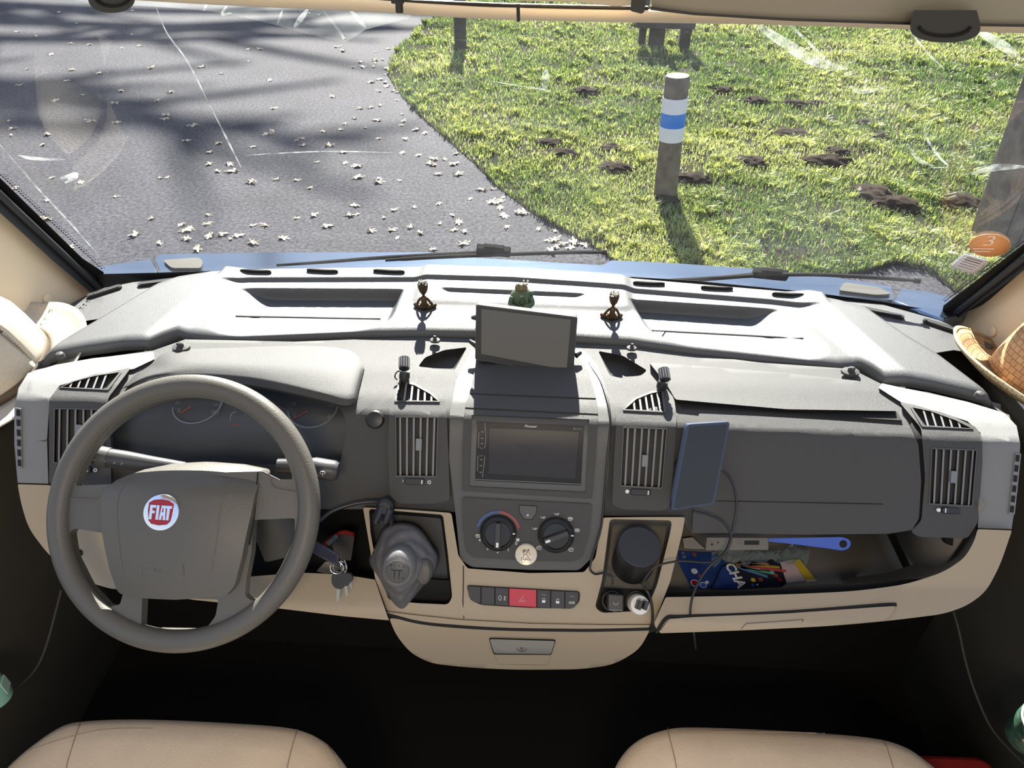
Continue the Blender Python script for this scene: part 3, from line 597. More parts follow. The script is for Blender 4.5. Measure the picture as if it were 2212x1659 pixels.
for q, lab in (((190, -14, 292, 28), 'black rounded grip hanging over the left windscreen top'), ((1966, 52, 2118, 92), 'black rounded grip hanging below the blind cassette')):
    u0, v0, u1, v1 = q; t = thing('grip', at((u0+u1)/2, v0, y=.84), lab, 'grip')
    O = [(u0, v0)]+[((u0+u1)/2-(u1-u0)/2*math.cos(a), v0+8+(v1-v0-8)*math.sin(a)**.8) for a in np.linspace(.12, PI-.12, 16)]+[(u1, v0), (u1-8, v0-30), (u0+8, v0-30)]
    plate('housing', O, M['lamp_dark'], t, fn=TB(.84), thick=.03, bevel=.006, bseg=3, step=30)
    I = [((u0+u1)/2-(u1-u0)*.36*math.cos(a), v0+6+(v1-v0-12)*.72*math.sin(a)) for a in np.linspace(0, PI, 16)]
    V, Fc = tube([at(*p, y=.838) for p in I], .0016, 6); mk('seam', V, Fc, M['void'], t)
# unseen lamp added behind the camera to warm the interior light
t = thing('added_lamp', (0, -.55, 1.88), 'round white lamp added unseen behind the cab for warm light', 'lamp')
V, Fc = lathe(Fr((0, -.55, 1.885), (1, 0, 0), (0, 1, 0)), [(.22, .03), (.24, .02), (.24, 0), (.20, -.004), (.20, .01), (.001, .01)], 40); mk('housing', V, Fc, M['white'], t)
ld = bpy.data.lights.new('added_lamp_light', 'AREA'); ld.shape = 'DISK'; ld.size = .36; ld.energy = 14.0; ld.color = (1.0, .80, .56)
lo = bpy.data.objects.new('added_lamp_light', ld); COL.objects.link(lo); lo.parent = t; lo.location = (0, 0, -.012)
# ------------------------------------------------------------------ cab floor and side walls
V, Fc = gridmesh([[(x, y, 1.93) for x in (-1.06, 1.06)] for y in (-.05, 1.02)]); s = mk('ceiling', V, Fc, M['cream'], solid=.03); V2, F2 = gridmesh([[(x, y, 1.93) for x in (-.32, .32)] for y in (-.90, -.05)]); o2 = mk('ceiling_panel', V2, F2, M['cream'], s, solid=.03); tag(s, 'cream ceiling over the cab', 'ceiling', kind='structure')
V, Fc = gridmesh([[(x, .99+.05*k, z) for x in (-1.06, 1.06)] for z, k in ((1.56, 0), (1.93, 0))]); s = mk('wall_front_upper', V, Fc, M['cream'], solid=.02); tag(s, 'cream wall above the windscreen', 'wall', kind='structure')
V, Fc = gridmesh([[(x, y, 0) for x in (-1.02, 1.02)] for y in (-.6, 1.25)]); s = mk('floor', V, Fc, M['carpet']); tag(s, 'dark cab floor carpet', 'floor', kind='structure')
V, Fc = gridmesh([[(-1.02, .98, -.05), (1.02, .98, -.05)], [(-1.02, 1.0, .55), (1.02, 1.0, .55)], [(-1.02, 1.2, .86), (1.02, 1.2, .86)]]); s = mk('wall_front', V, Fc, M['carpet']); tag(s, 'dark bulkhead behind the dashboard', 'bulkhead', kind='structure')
for sg, nm in ((-1, 'left'), (1, 'right')):
    X = sg*1.0; prf = [(X, 0), (X, .40), (X-sg*.015, .62), (X-sg*.02, .80), (X-sg*.06, .815), (X-sg*.06, .79)]
    V, Fc = gridmesh([[(x, y, z) for x, z in prf] for y in np.linspace(-.5, 1.22, 12)]); s = mk('wall_'+nm+'_lower', V, Fc, M['door'], solid=.01); tag(s, 'dark %s door lining beside the dashboard' % nm, 'door lining', kind='structure')
# ------------------------------------------------------------------ dashboard
M['grey'] = mat('mid_grey_plastic', (0.20, 0.20, 0.195), .5, .35, 1000, spec=.4)
M['liner'] = mat('dark_shelf_liner', (0.15, 0.14, 0.12), .75, .2, 300, spec=.2)
DB = thing('dashboard', (0, .9, .4), 'full-width grey and beige dashboard under the windscreen', 'dashboard')
ZP = .925
def xy(pts, z=ZP): return np.array([at(u, v, z=z)[:2] for u, v in pts])
def sst(a, b, x):
    t = np.clip((x-a)/(b-a), 0, 1); return t*t*(3-2*t)
FRN = [(43, 832), (84, 810), (134, 798), (200, 786), (278, 775), (331, 773), (360, 757), (391, 741), (470, 749), (560, 748), (736, 739), (900, 736), (1030, 738), (1106, 741), (1245, 749), (1365, 757), (1500, 777), (1640, 792), (1760, 803), (1806, 809), (1850, 806), (1875, 822), (1903, 844), (2007, 864), (2091, 884), (2168, 905), (2204, 938)]
REA = [(43, 817), (84, 784), (127, 754), (164, 727), (231, 687), (300, 645), (352, 613), (390, 600), (461, 589), (589, 585), (900, 581), (1106, 588), (1300, 600), (1472, 615), (1740, 638), (1806, 650), (1860, 664), (1940, 720), (2007, 760), (2107, 837), (2174, 884), (2204, 922)]
fr_, re_ = xy(FRN, .900), xy(REA)
fr_ = fr_[np.argsort(fr_[:, 0])]; re_ = re_[np.argsort(re_[:, 0])]
def convex(poly, P):
    """signed inside distances of points P to each edge of a clockwise or counter-clockwise convex polygon"""
    c = poly.mean(0); out = []
    for i in range(len(poly)):
        a, b = poly[i], poly[(i+1) % len(poly)]; nn = np.array([-(b-a)[1], (b-a)[0]]); nn /= np.linalg.norm(nn)
        if (c-a)@nn < 0: nn = -nn
        out.append((P-a)@nn)
    return out
WL_ = xy([(352, 752), (520, 606)]); WR_ = xy([(1880, 800), (1722, 654)])
LEDG = xy([(360, 625), (535, 607), (900, 606), (1106, 612), (1300, 625), (1500, 641), (1660, 654), (1780, 668)])
TL_ = xy([(512, 622), (874, 624), (846, 692), (800, 712), (470, 726), (440, 714)]); TLW = (.007, .018, .03, .035, .035, .075)
TR_ = xy([(1358, 646), (1690, 668), (1800, 752), (1782, 779), (1460, 743), (1402, 716)]); TRW = (.007, .075, .035, .035, .03, .018)
CR_ = xy([(944, 626), (1272, 640), (1300, 668), (925, 652)]); CRW = (.004, .03, .03, .03)
def padz(P):
    X, Y = P[:, 0], P[:, 1]; z = np.full(len(X), ZP)
    def sd(line, s):
        d = line[1]-line[0]; nn = np.array([-d[1], d[0]])/np.linalg.norm(d); return s*((P-line[0])@nn)
    w_ = sst(-.012, .045, sd(WL_, 1))+sst(-.012, .045, sd(WR_, -1)); z += .016*w_
    yl = np.interp(X, LEDG[:, 0], LEDG[:, 1]); z += .007*sst(-.004, .004, Y-yl)*(1-np.clip(w_, 0, 1))
    for poly, ws, D in ((TL_, TLW, .024), (TR_, TRW, .024), (CR_, CRW, .006)):
        k = np.ones(len(X))
        for s, wd_ in zip(convex(poly, P), ws): k = k*sst(0, wd_, s)
        z -= D*k
    mid = sst(-.22, -.19, X)*(1-sst(.21, .24, X)); yc = np.interp(X, [-.2, .2], [xy([(900, 658)])[0, 1], xy([(1310, 672)])[0, 1]])
    z += .007*mid*sst(-.008, .018, Y-yc)
    return z
NXp, NYp = 420, 130
xs = np.linspace(max(fr_[0, 0], re_[0, 0])+.002, min(fr_[-1, 0], re_[-1, 0])-.002, NXp)
yf, yr = np.interp(xs, fr_[:, 0], fr_[:, 1]), np.interp(xs, re_[:, 0], re_[:, 1])
tt = np.linspace(0, 1, NYp); G_ = []
for j in range(NYp):
    Y = yf+.004+(yr-yf-.008)*tt[j]; P = np.stack([xs, Y], 1); z = padz(P)
    df_ = Y-yf; dr_ = yr-Y; rr = .022; q = np.clip(1-df_/rr, 0, 1); z -= .012*(1-np.sqrt(1-q*q*.97))
    out_ = np.clip(1-dr_/.05, 0, 1)*(np.abs(xs) > .62); z -= .012*out_**2
    G_.append(np.stack([xs, Y, z], 1))
lip = [np.stack([xs, yf, G_[0][:, 2]-k], 1) for k in (.018, .012, .004)]
back = [np.stack([xs, yr, G_[-1][:, 2]-k], 1) for k in (.004, .05)]
rows = lip[:1]+lip[1:]+G_+back
V, Fc = gridmesh([[tuple(p) for p in r_] for r_ in rows]); pad = mk('top_pad', V, Fc, M['pad'], DB, angle=75)
def onpad(u, v, up=0.0):
    p = at(u, v, z=ZP)
    for _ in range(5): p = at(u, v, z=float(padz(np.array([p[:2]]))[0]))
    return p+np.array([0, 0, up])
for a, b in (((509, 683), (822, 689)), ((1408, 714), (1735, 731))):
    pa = [onpad(*lerp(a, b, t), .0003) for t in np.linspace(0, 1, 12)]
    V, Fc = gridmesh([[p+np.array([0, -.0022, 0]) for p in pa], [p+np.array([0, .0022, 0]) for p in pa]]); mk('tray_slot', V, Fc, M['void'], DB, solid=.001)
def cap(u, v, r_px, name='screw_cap', m=M['dark'], base=True, z=None):
    c = onpad(u, v) if z is None else at(u, v, z=z); r0 = mm(r_px, c); fr = Fr(c, (1, 0, 0), (0, 1, 0))
    V, Fc = lathe(fr, [(r0, -.002), (r0, .003), (r0*.8, .0065), (r0*.35, .008)], 24); mk(name, V, Fc, m, DB)
for q in ((131, 770, 9, None), (2115, 855, 10, None)): cap(*q[:3])
for u, v in ((392, 752), (940, 737), (1364, 754), (1836, 805)):
    c = S(u, v, G0, .004); fr = Fr(c, (1, 0, 0), (0, .95, .1)); k_ = .75 if u in (392, 1836) else .42
    V, Fc = lathe(fr, [(mm(26*k_, c), 0), (mm(25*k_, c), .004), (mm(10*k_, c), .005), (mm(10*k_, c), .011), (mm(6*k_, c), .013)], 28, (1, .7)); mk('fixing_clip', V, Fc, M['dark'], DB)
for u, v in ((552, 583), (696, 582), (840, 583), (982, 587), (1121, 592), (1258, 600), (1402, 609), (1549, 619), (1703, 633)):
    c = at(u, v+2, z=.936); fr = Fr(c, (1, -.01, 0), (0, 1, 0)); V, Fc = lathe(fr, [(mm(38, c), -.004), (mm(38, c), .001), (mm(34, c), .0025)], 28, (.9, .08)); mk('demister_slot', V, Fc, M['void'], DB)
def LEDGE(z): return lambda u, v, l: at(u, v, z=z+l)
plate('side_ledge', [(400, 596), (300, 607), (225, 622), (190, 636), (80, 696), (120, 716), (160, 697), (231, 686), (310, 655), (400, 610)], M['pad'], DB, fn=LEDGE(.885), thick=.012, step=30)
plate('side_ledge', [(1790, 645), (1900, 656), (2030, 692), (2066, 710), (2150, 748), (2110, 765), (2060, 757), (2022, 763), (1995, 765), (1930, 722), (1850, 668)], M['pad'], DB, fn=LEDGE(.885), thick=.012, step=30)
for (a, b) in (((197, 637), (254, 619)), ((306, 613), (388, 603)), ((1862, 665), (1945, 683)), ((2003, 693), (2064, 713))):
    for nm, m_, w_, up in (('slot_frame', M['black'], .016, .002), ('slot_opening', M['void'], .006, .0035)):
        pa, pb = at(*a, z=.887+up), at(*b, z=.887+up); d = unit(pb-pa); q = np.array([-d[1], d[0], 0])
        o_ = [pa+q*w_*.5*math.sin(t)-d*w_*.5*math.cos(t)+0*q for t in np.linspace(PI/2, -PI/2, 7)]
        fr = Fr((pa+pb)/2, d, q); L = np.linalg.norm(pb-pa); V, Fc = prism(fr, rrect(L+w_, w_, w_*.48), -.003, .001); mk(nm, V, Fc, m_, DB)
# --- upper face of the dashboard
top_line = [(70, 800), (200, 775), (331, 757), (400, 733), (640, 738), (900, 728), (1106, 732), (1245, 740), (1365, 748), (1640, 783), (1840, 797), (1905, 830), (2007, 848), (2090, 868), (2180, 896)]
plate('fascia', top_line+[(2196, 950), (2186, 1120), (2110, 1130), (1975, 1145), (1740, 1150), (1495, 1152), (1470, 1118), (1106, 1110), (800, 1100), (690, 1100), (240, 1075), (105, 1046), (44, 1043), (40, 950), (46, 860)], M['dark'], DB, thick=.03, step=14, lift=-.004,
      holes=[roundpoly([(236, 872), (300, 836), (420, 822), (560, 832), (735, 880), (752, 920), (735, 1000), (250, 1010)], 10),
             roundpoly([(903, 792), (918, 772), (960, 756), (1009, 750), (982, 800), (938, 797)], 6), roundpoly([(1292, 758), (1345, 768), (1398, 800), (1386, 812), (1340, 818), (1318, 812)], 6)])
for P in ([(903, 792), (918, 772), (960, 756), (1009, 750), (982, 800), (938, 797)], [(1292, 758), (1345, 768), (1398, 800), (1386, 812), (1340, 818), (1318, 812)]):
    pocket('coin_tray', roundpoly(P, 6), M['dark'], DB, depth=.03, shrink=.86, lift=-.004)
# outer covers, grey upper and beige lower
plate('side_cover', [(60, 806), (120, 788), (200, 774), (331, 760), (334, 776), (290, 797), (200, 812), (130, 833), (108, 860), (102, 950), (105, 1045), (38, 1043), (31, 960), (31, 880), (40, 838)], M['grey'], DB, lift=.004, thick=.03, step=14, bevel=.004)
plate('side_cover', [(1905, 828), (1898, 838), (1945, 868), (2030, 890), (2090, 910), (2118, 935), (2122, 1000), (2112, 1141), (2185, 1143), (2198, 1060), (2204, 960), (2196, 920), (2170, 892), (2090, 868), (2007, 850)], M['grey'], DB, lift=.004, thick=.03, step=14, bevel=.004)
for side, P in (('l', [(32, 880), (46, 882), (48, 1012), (36, 1010)]), ('r', [(2193, 978), (2206, 980), (2192, 1112), (2178, 1110)])):
    g_ = plate('side_grille', P, M['slat'], DB, lift=.007, thick=.012, step=20, bevel=.001, fn=None)
    for i in range(6):
        a, b = lerp(P[0], P[3], (i+.18)/6), lerp(P[1], P[2], (i+.18)/6); c, d = lerp(P[1], P[2], (i+.82)/6), lerp(P[0], P[3], (i+.82)/6)
        q = [lerp(a, b, .2), lerp(a, b, .8), lerp(d, c, .8), lerp(d, c, .2)]
        plate('grille_opening', q, M['void'], g_, lift=.0085, thick=.004, bevel=0)
for sg in (-1, 1):
    V, Fc = gridmesh([[(sg*.75, y, z) for y in (.80, 1.0, 1.20)] for z in (.66, .885)]); mk('sun_block_panel', V, Fc, M['void'], DB, solid=.006)  # unseen black sheets added to stop sun leaking through the dash sides
V, Fc = gridmesh([[(x, y, z) for x in (-.76, 0, .76)] for y, z in ((.96, .80), (1.24, .86))]); mk('hidden_sheet', V, Fc, M['void'], DB, solid=.006)  # hidden flat black sheet closing the shell under the pad
# --- air vents
def vent(mod, rect, tri, cuts, wheel, hints, tab, label):
    md = plate('air_vent', roundpoly(mod, 9), M['dark'], DB, lift=.012, thick=.03, step=12, bevel=.004, holes=[rect[::-1], tri]); md['label'] = label
    q = [nv(p) for p in rect]; c = sum(q)/4
    R2 = [p+unit(p-c)*4 for p in q]
    plate('vent_frame', roundpoly(R2, 2), M['trim'], md, lift=.0135, thick=.012, holes=[rect[::-1]], bevel=.0008, step=30)
    pocket('vent_duct', rect, M['void'], md, depth=.035, shrink=.92, lift=.012)
    N = 6
    for i in range(N):
        t = (i+.45)/N*1.0+.02; a, b = lerp(q[0], q[1], t), lerp(q[3], q[2], t); pa, pb_ = S(*a, lift=.011), S(*b, lift=.011); n_ = unit(pa-CAM)
        V, Fc = bar(pa, pb_, (mm(5, pa)*.8, 0, 0), n_*.012); mk('slat', V, Fc, M['slat'], md, smooth=False)
    for i in range(5):
        t = (i+.5)/5; a, b = lerp(q[0], q[3], t), lerp(q[1], q[2], t); pa, pb_ = S(*a, lift=-.006), S(*b, lift=-.006)
        V, Fc = bar(pa, pb_, (0, 0, .0015), unit(pa-CAM)*.01); mk('cross_slat', V, Fc, M['black'], md, smooth=False)
    fr = SF(*tab, lift=.0125); V, Fc = prism(fr, rrect(mm(13, fr.o), mm(26, fr.o), .001), -.002, .003); mk('slat_tab', V, Fc, M['slat'], md, bevel=.0006)
    tp = [nv(p) for p in tri]; tc_ = sum(tp)/len(tp)
    plate('defroster_frame', roundpoly([p+unit(p-tc_)*6 for p in tp], 3), M['trim'], md, lift=.0145, thick=.014, holes=[tri], bevel=.0008, step=30)
    pocket('defroster_duct', tri, M['void'], md, depth=.025, shrink=.9, lift=.012)
    for a, b in cuts:
        s_ = poly_span(tri, a, b)
        if s_ is None: continue
        pa, pb_ = S(*s_[0], lift=.0125), S(*s_[1], lift=.0125); V, Fc = bar(pa, pb_, (mm(4, pa), 0, 0), unit(pa-CAM)*.008); mk('slat', V, Fc, M['slat'], md, smooth=False)
    u, v = wheel; fr = SF(u, v, lift=.012); w_ = mm(44, fr.o)
    V, Fc = prism(fr, rrect(w_, mm(14, fr.o), mm(5, fr.o)), -.004, .0022); th_ = mk('thumb_wheel', V, Fc, M['black'], md, bevel=.0012)
    V, Fc = rbox(fr.sh(w_*hints, 0, .0022), mm(2.5, fr.o), mm(9, fr.o), .0004); mk('wheel_mark', V, Fc, M['mark'], th_)
    V, Fc = lathe(fr.sh(-mm(29, fr.o), 0, .0002), [(mm(4.2, fr.o), -.002), (mm(4.2, fr.o), .0005)], 20); mk('dot_mark', V, Fc, M['mark'], md)
    V, Fc = ringflat(fr.sh(mm(31.5, fr.o), 0, .0002), mm(2.4, fr.o), mm(4, fr.o), 0, 360, -.001, .0005, 20); mk('ring_mark', V, Fc, M['mark'], md)
vent([(860, 812), (900, 818), (950, 846), (964, 872), (968, 960), (972, 1080), (940, 1088), (860, 1088), (842, 1070), (838, 960), (842, 880), (852, 830)],
     [(856, 902), (945, 903), (941, 1028), (857, 1027)], [(866, 824), (895, 832), (928, 850), (946, 866), (857, 865)], [((880+i*13, 815), (872+i*15, 872)) for i in range(5)], (896, 1040), .36, (905, 960), 'dark vent left of the centre stack')
vent([(1437, 836), (1456, 860), (1462, 900), (1456, 980), (1448, 1095), (1430, 1104), (1345, 1100), (1322, 1090), (1326, 1000), (1332, 900), (1340, 876), (1385, 850)],
     [(1348, 925), (1439, 928), (1429, 1053), (1342, 1048)], [(1428, 845), (1434, 888), (1350, 884), (1375, 862), (1405, 850)], [((1366+i*13, 840), (1372+i*14, 892)) for i in range(5)], (1384, 1063), .36, (1393, 995), 'dark vent right of the centre stack')
vent([(106, 862), (125, 838), (175, 818), (284, 793), (262, 822), (232, 862), (240, 960), (240, 1052), (106, 1046)],
     [(119, 884), (222, 886), (222, 1000), (117, 998)], [(133, 836), (160, 824), (205, 812), (258, 804), (229, 840)], [((165+i*17, 800), (148+i*17, 845)) for i in range(5)], (175, 1014), .36, (172, 930), 'dark vent at the left end of the dashboard')
vent([(1942, 868), (1975, 874), (2060, 900), (2108, 922), (2122, 945), (2122, 1000), (2112, 1130), (2090, 1163), (1985, 1160), (1966, 1148), (1990, 1125), (1998, 1030), (1990, 925)],
     [(2014, 970), (2109, 974), (2099, 1092), (2009, 1087)], [(1971, 880), (2010, 888), (2065, 908), (2098, 925), (1997, 919)], [((1990+i*17, 870), (2008+i*17, 930)) for i in range(5)], (2057, 1103), -.36, (2059, 1030), 'dark vent at the right end of the dashboard')
# --- instrument hood and cluster
hood_rear = [(262, 842), (290, 812), (321, 791), (368, 759), (502, 751), (635, 747), (720, 750), (765, 762), (788, 790)]
hood_lip = [(282, 832), (320, 817), (368, 809), (435, 805), (535, 812), (620, 828), (700, 848), (745, 861), (772, 858)]
HR_ = catmull(hood_rear, 6); HL_ = catmull(hood_lip, 6); n = len(HR_); rows = []
for j in range(15):
    t = j/14; r_ = []
    for i in range(n):
        s_ = i/(n-1); p = lerp(HR_[i], HL_[i], t); end = math.sin(PI*min(1, max(0, s_)))**.35 if 0 < s_ < 1 else 0
        k = ray(*p); r_.append(S(*p, G0, .002+.026*t**.8*end+.012*math.sin(PI*t)*end))
    rows.append(r_)
for dv, dl in ((3, -.001), (9, -.006), (19, -.012), (24, -.04)):      # rolled lip and its underside
    r_ = []
    for i in range(n):
        s_ = i/(n-1); end = math.sin(PI*s_)**.35 if 0 < s_ < 1 else 0
        p = HL_[i]+np.array([0, dv*(.25+.75*end)]); r_.append(S(*p, G0, .002+(.026+dl)*end))
    rows.append(r_)
V, Fc = gridmesh(rows); mk('instrument_hood', V, Fc, M['dark'], DB, angle=70)
icl = mat('dark_instrument_face', (.045, .05, .055), .35, spec=.4)
IC = plate('instrument_cluster', [(215, 890), (240, 845), (290, 822), (435, 812), (560, 822), (760, 872), (770, 930), (745, 1010), (240, 1020)], icl, DB, lift=-.03, thick=.01, step=18, bevel=0)
for cu, cv, rad, a0, a1 in ((427, 872, 53, 165, 385), (676, 880, 54, 120, 385)):
    fr = SF(cu, cv, lift=-.0295); V, Fc = ringflat(fr, mm(rad-3, fr.o), mm(rad, fr.o), a0, a1, 0, .0006, 40); mk('dial_ring', V, Fc, M['dimmark'], IC)
for s_, u, v in (('20', 384.6, 871), ('0', 387, 887), ('160', 467, 874.5), ('180', 464, 891), ('20', 645, 849), ('10', 633, 873), ('0', 636, 898), ('50', 717, 875), ('60', 713, 900), ('F', 531, 897)):
    fr = SF(u, v, lift=-.0293); text('dial_number', s_, fr, mm(8.5 if s_ != 'F' else 5, fr.o), M['dimmark'], IC)
for a, b in (((390, 892), (413, 878)), ((631, 906), (665, 887))):
    V, Fc = tube([S(*a, lift=-.028), S(*b, lift=-.028)], .0008, 6); mk('needle', V, Fc, M['needle'], IC)
fr = SF(512, 904, lift=-.0293); V, Fc = ringflat(fr, mm(14, fr.o), mm(16, fr.o), 100, 200, 0, .0006, 16); mk('fuel_arc', V, Fc, M['dimmark'], IC)
V, Fc = tube([S(500, 917.5, lift=-.0285), S(518, 918, lift=-.0285)], .0007, 6); mk('fuel_mark', V, Fc, M['needle'], IC)
c = SF(810, 906, lift=.002); V, Fc = lathe(c, [(mm(20, c.o), -.003), (mm(20, c.o), .001), (mm(17, c.o), .004), (mm(8, c.o), .0055)], 32); mk('round_sensor', V, Fc, M['black'], DB)
# --- centre stack
plate('centre_stack', roundpoly([(1018, 757), (1106, 752), (1262, 756), (1292, 790), (1312, 850), (1319, 920), (1314, 1020), (1300, 1150), (1278, 1206), (1250, 1232), (1144, 1231), (1019, 1225), (994, 1208), (984, 1110), (970, 990), (972, 890), (986, 820)], 8), M['trim'], DB, lift=.012, thick=.045, step=12, bevel=.006, bseg=3)
plate('stack_lid', roundpoly([(1029, 784), (1106, 779), (1250, 770), (1270, 800), (1288, 860), (1150, 855), (1014, 849)], 4), M['dark'], DB, lift=.015, thick=.008, step=12, bevel=.0015)
plate('stack_band', roundpoly([(1013, 852), (1150, 858), (1289, 864), (1292, 894), (1150, 887), (1004, 880)], 3), M['dark'], DB, lift=.015, thick=.008, step=12, bevel=.0015)
plate('radio_surround', roundpoly([(1003, 884), (1150, 891), (1292, 898), (1287, 990), (1279, 1078), (1140, 1070), (998, 1061), (998, 970)], 4), M['dark'], DB, lift=.016, thick=.01, step=12, bevel=.002, holes=[[(1019, 896), (1273, 906), (1265, 1064), (1013, 1051)]])
CP = plate('climate_panel', roundpoly([(997, 1074), (1140, 1082), (1280, 1089), (1272, 1160), (1257, 1206), (1235, 1214), (1140, 1211), (1020, 1204), (1006, 1190), (1000, 1140)], 9), M['dark'], DB, lift=.016, thick=.012, step=12, bevel=.0025)
for cu, cv, ang, dd in ((1076, 1151, 0, 0), (1201, 1155, -66, 12)):
    fr = SF(cu, cv, lift=.0165); R0 = mm(37, fr.o)
    V, Fc = lathe(fr, [(R0*1.08, -.002), (R0*1.06, .004), (R0*.98, .010), (R0*.84, .013), (R0*.78, .012), (R0*.76, .008)], 56); kn = mk('knob', V, Fc, M['black'], CP)
    V, Fc = lathe(fr, [(R0*.77, .006), (R0*.74, .009), (R0*.6, .0095), (0.0001, .0095)], 56); mk('knob_face', V, Fc, mat('glossy_knob', (.012, .012, .012), .18), CP)
    f2 = fr.rot(math.radians(ang)); V, Fc = prism(f2, [(-R0*.17, -R0*.74), (R0*.17, -R0*.74), (R0*.15, R0*.74), (-R0*.15, R0*.74)], .008, .018); mk('knob_grip', V, Fc, M['dark'], CP, bevel=.0015)
    V, Fc = rbox(f2.sh(0, -R0*.52, .018), R0*.14, R0*.28, .0005); mk('knob_mark', V, Fc, M['mark'], CP)
    V, Fc = rbox(fr.sh(R0*.92, R0*.12, .0112), R0*.16, R0*.07, .0012); mk('ring_tick', V, Fc, M['mark'], CP)
    if cu < 1100:
        V, Fc = ringflat(fr, R0*1.16, R0*1.32, 88, 165, -.001, .0006, 24); mk('cold_arc', V, Fc, M['bluemark'], CP)
        V, Fc = ringflat(fr, R0*1.16, R0*1.32, 15, 88, -.001, .0006, 24); mk('warm_arc', V, Fc, M['redmark'], CP)
        for a, mt in ((170, 'bluemark'), (14, 'redmark')):
            V, Fc = ringflat(fr.sh(R0*1.24*math.cos(math.radians(a)), R0*1.24*math.sin(math.radians(a))), R0*.04, R0*.075, 0, 360, 0, .0006, 12); mk('arc_end', V, Fc, M[mt], CP)
for s_, u, v in (('4', 1036, 1167), ('3', 1053, 1185), ('2', 1075, 1192), ('1', 1098, 1188), ('0', 1115, 1174)):
    fr = SF(u, v, lift=.0165); text('speed_number', s_, fr, mm(7, fr.o), M['mark'], CP)
fr = SF(1118.5, 1166, lift=.0167); q = mm(4.2, fr.o)
V, Fc = join(*[lathe(fr.sh(q*.55*math.cos(a), q*.55*math.sin(a)), [(q*.42, 0), (q*.42, .0004)], 10) for a in (.8, 2.37, 3.94, 5.5)]); mk('fan_symbol', V, Fc, M['mark'], CP)
def fan_lines(kind):
    if kind == 'face': return [[(-1, .4), (-.3, -.3), (.5, -.2), (1, .5)], [(.1, .5), (.5, -.2)]]
    if kind == 'screen': return [[(-1, .4), (-.5, .7), (.5, .7), (1, .4), (.6, -.5), (-.6, -.5), (-1, .4)], [(-.4, -.1), (-.4, .4)], [(0, -.1), (0, .5)], [(.4, -.1), (.4, .4)]]
    return [[(-1, 0), (-.2, .7), (.9, .7), (.9, -.7), (-.5, -.7), (-1, 0)], [(-.3, -.2), (.3, .3), (.5, -.1)]]
for kd, u, v in (('face', 1155, 1142), ('face', 1173, 1118), ('face', 1202.5, 1110.6), ('screen', 1232, 1121), ('screen', 1246.6, 1146), ('car', 1164, 1183), ('car', 1233, 1187), ('screen', 1032.6, 1158)):
    fr = SF(u, v, lift=.0166); k_ = mm(5.2, fr.o); V, Fc = strokes([[(x*k_, y*k_) for x, y in L] for L in fan_lines(kd)], fr, mm(.75, fr.o), 5); mk('air_symbol', V, Fc, M['mark'], CP)
bt = plate('climate_button', roundpoly([(1122, 1092), (1159, 1094), (1157, 1110), (1149, 1122), (1132, 1121), (1124, 1108)], 3), M['trim'], CP, lift=.0185, thick=.004, bevel=.0008)
plate('button_gap', roundpoly([(1121, 1091), (1160, 1093), (1158, 1111), (1150, 1123.5), (1131, 1122.5), (1123, 1109)], 3), M['void'], CP, lift=.0165, thick=.002, bevel=0)
fr = SF(1140, 1113, lift=.0187); k_ = mm(3, fr.o); V, Fc = strokes([[(-k_*math.cos(a), -k_*math.sin(a)), (k_*math.cos(a), k_*math.sin(a))] for a in (0, 1.05, 2.09)], fr, mm(.5, fr.o)); mk('button_symbol', V, Fc, M['mark'], CP)
# --- beige lower console, trays, switches, drawer
def GC(u, v, l): return S(u, v, G0, l)
gear_hole = roundpoly([(797, 1099), (957, 1112), (968, 1200), (977, 1290), (968, 1306), (900, 1303), (840, 1296), (815, 1230), (800, 1150)], 8)
cup_hole = roundpoly([(1317, 1121), (1452, 1124), (1448, 1150), (1420, 1262), (1402, 1306), (1380, 1320), (1300, 1324), (1285, 1312), (1300, 1255), (1310, 1180)], 10)
plate('lower_console', roundpoly([(784, 1096), (880, 1101), (975, 1108), (990, 1200), (1010, 1228), (1144, 1238), (1262, 1236), (1286, 1205), (1302, 1118), (1400, 1117), (1480, 1117), (1474, 1150), (1448, 1255), (1412, 1349), (1300, 1349), (1144, 1346), (997, 1338), (900, 1328), (836, 1320), (810, 1248), (795, 1160)], 6), M['beige'], DB, lift=.018, thick=.05, step=12, bevel=.006, bseg=3, holes=[gear_hole, cup_hole])
pocket('gear_tray', gear_hole, M['black'], DB, depth=.05, shrink=.93, lift=.016)
pocket('cup_tray', cup_hole, M['liner'], DB, depth=.045, shrink=.86, lift=.016)
V, Fc = tube([S(u, v, lift=.0185) for u, v in ((1001, 1222), (1001, 1260), (1000, 1300), (1002, 1336))], .0008, 6); mk('console_seam', V, Fc, M['void'], DB)
plate('console_lip', [(835, 1321), (900, 1329), (997, 1339), (1144, 1347), (1300, 1350), (1412, 1350), (1404, 1357), (1300, 1359), (1217, 1359), (1070, 1356), (923, 1345), (842, 1329)], M['beige'], DB, lift=.022, thick=.03, step=10, bevel=.002)
def SDr(u, v, l): return S(u, v, G0, l-.045*max(0, (v-1350)/100)**1.3)
DR = plate('console_drawer', roundpoly([(840, 1334), (923, 1348), (1070, 1359), (1217, 1362), (1300, 1362), (1405, 1359), (1382, 1402), (1327, 1436), (1254, 1446), (1107, 1447), (1000, 1441), (931, 1433), (887, 1411), (855, 1371)], [10, 30, 60, 60, 30, 10, 45, 60, 60, 60, 60, 60, 60, 45], 8), M['beige'], DB, fn=SDr, lift=.022, thick=.06, step=12, bevel=.008, bseg=3)
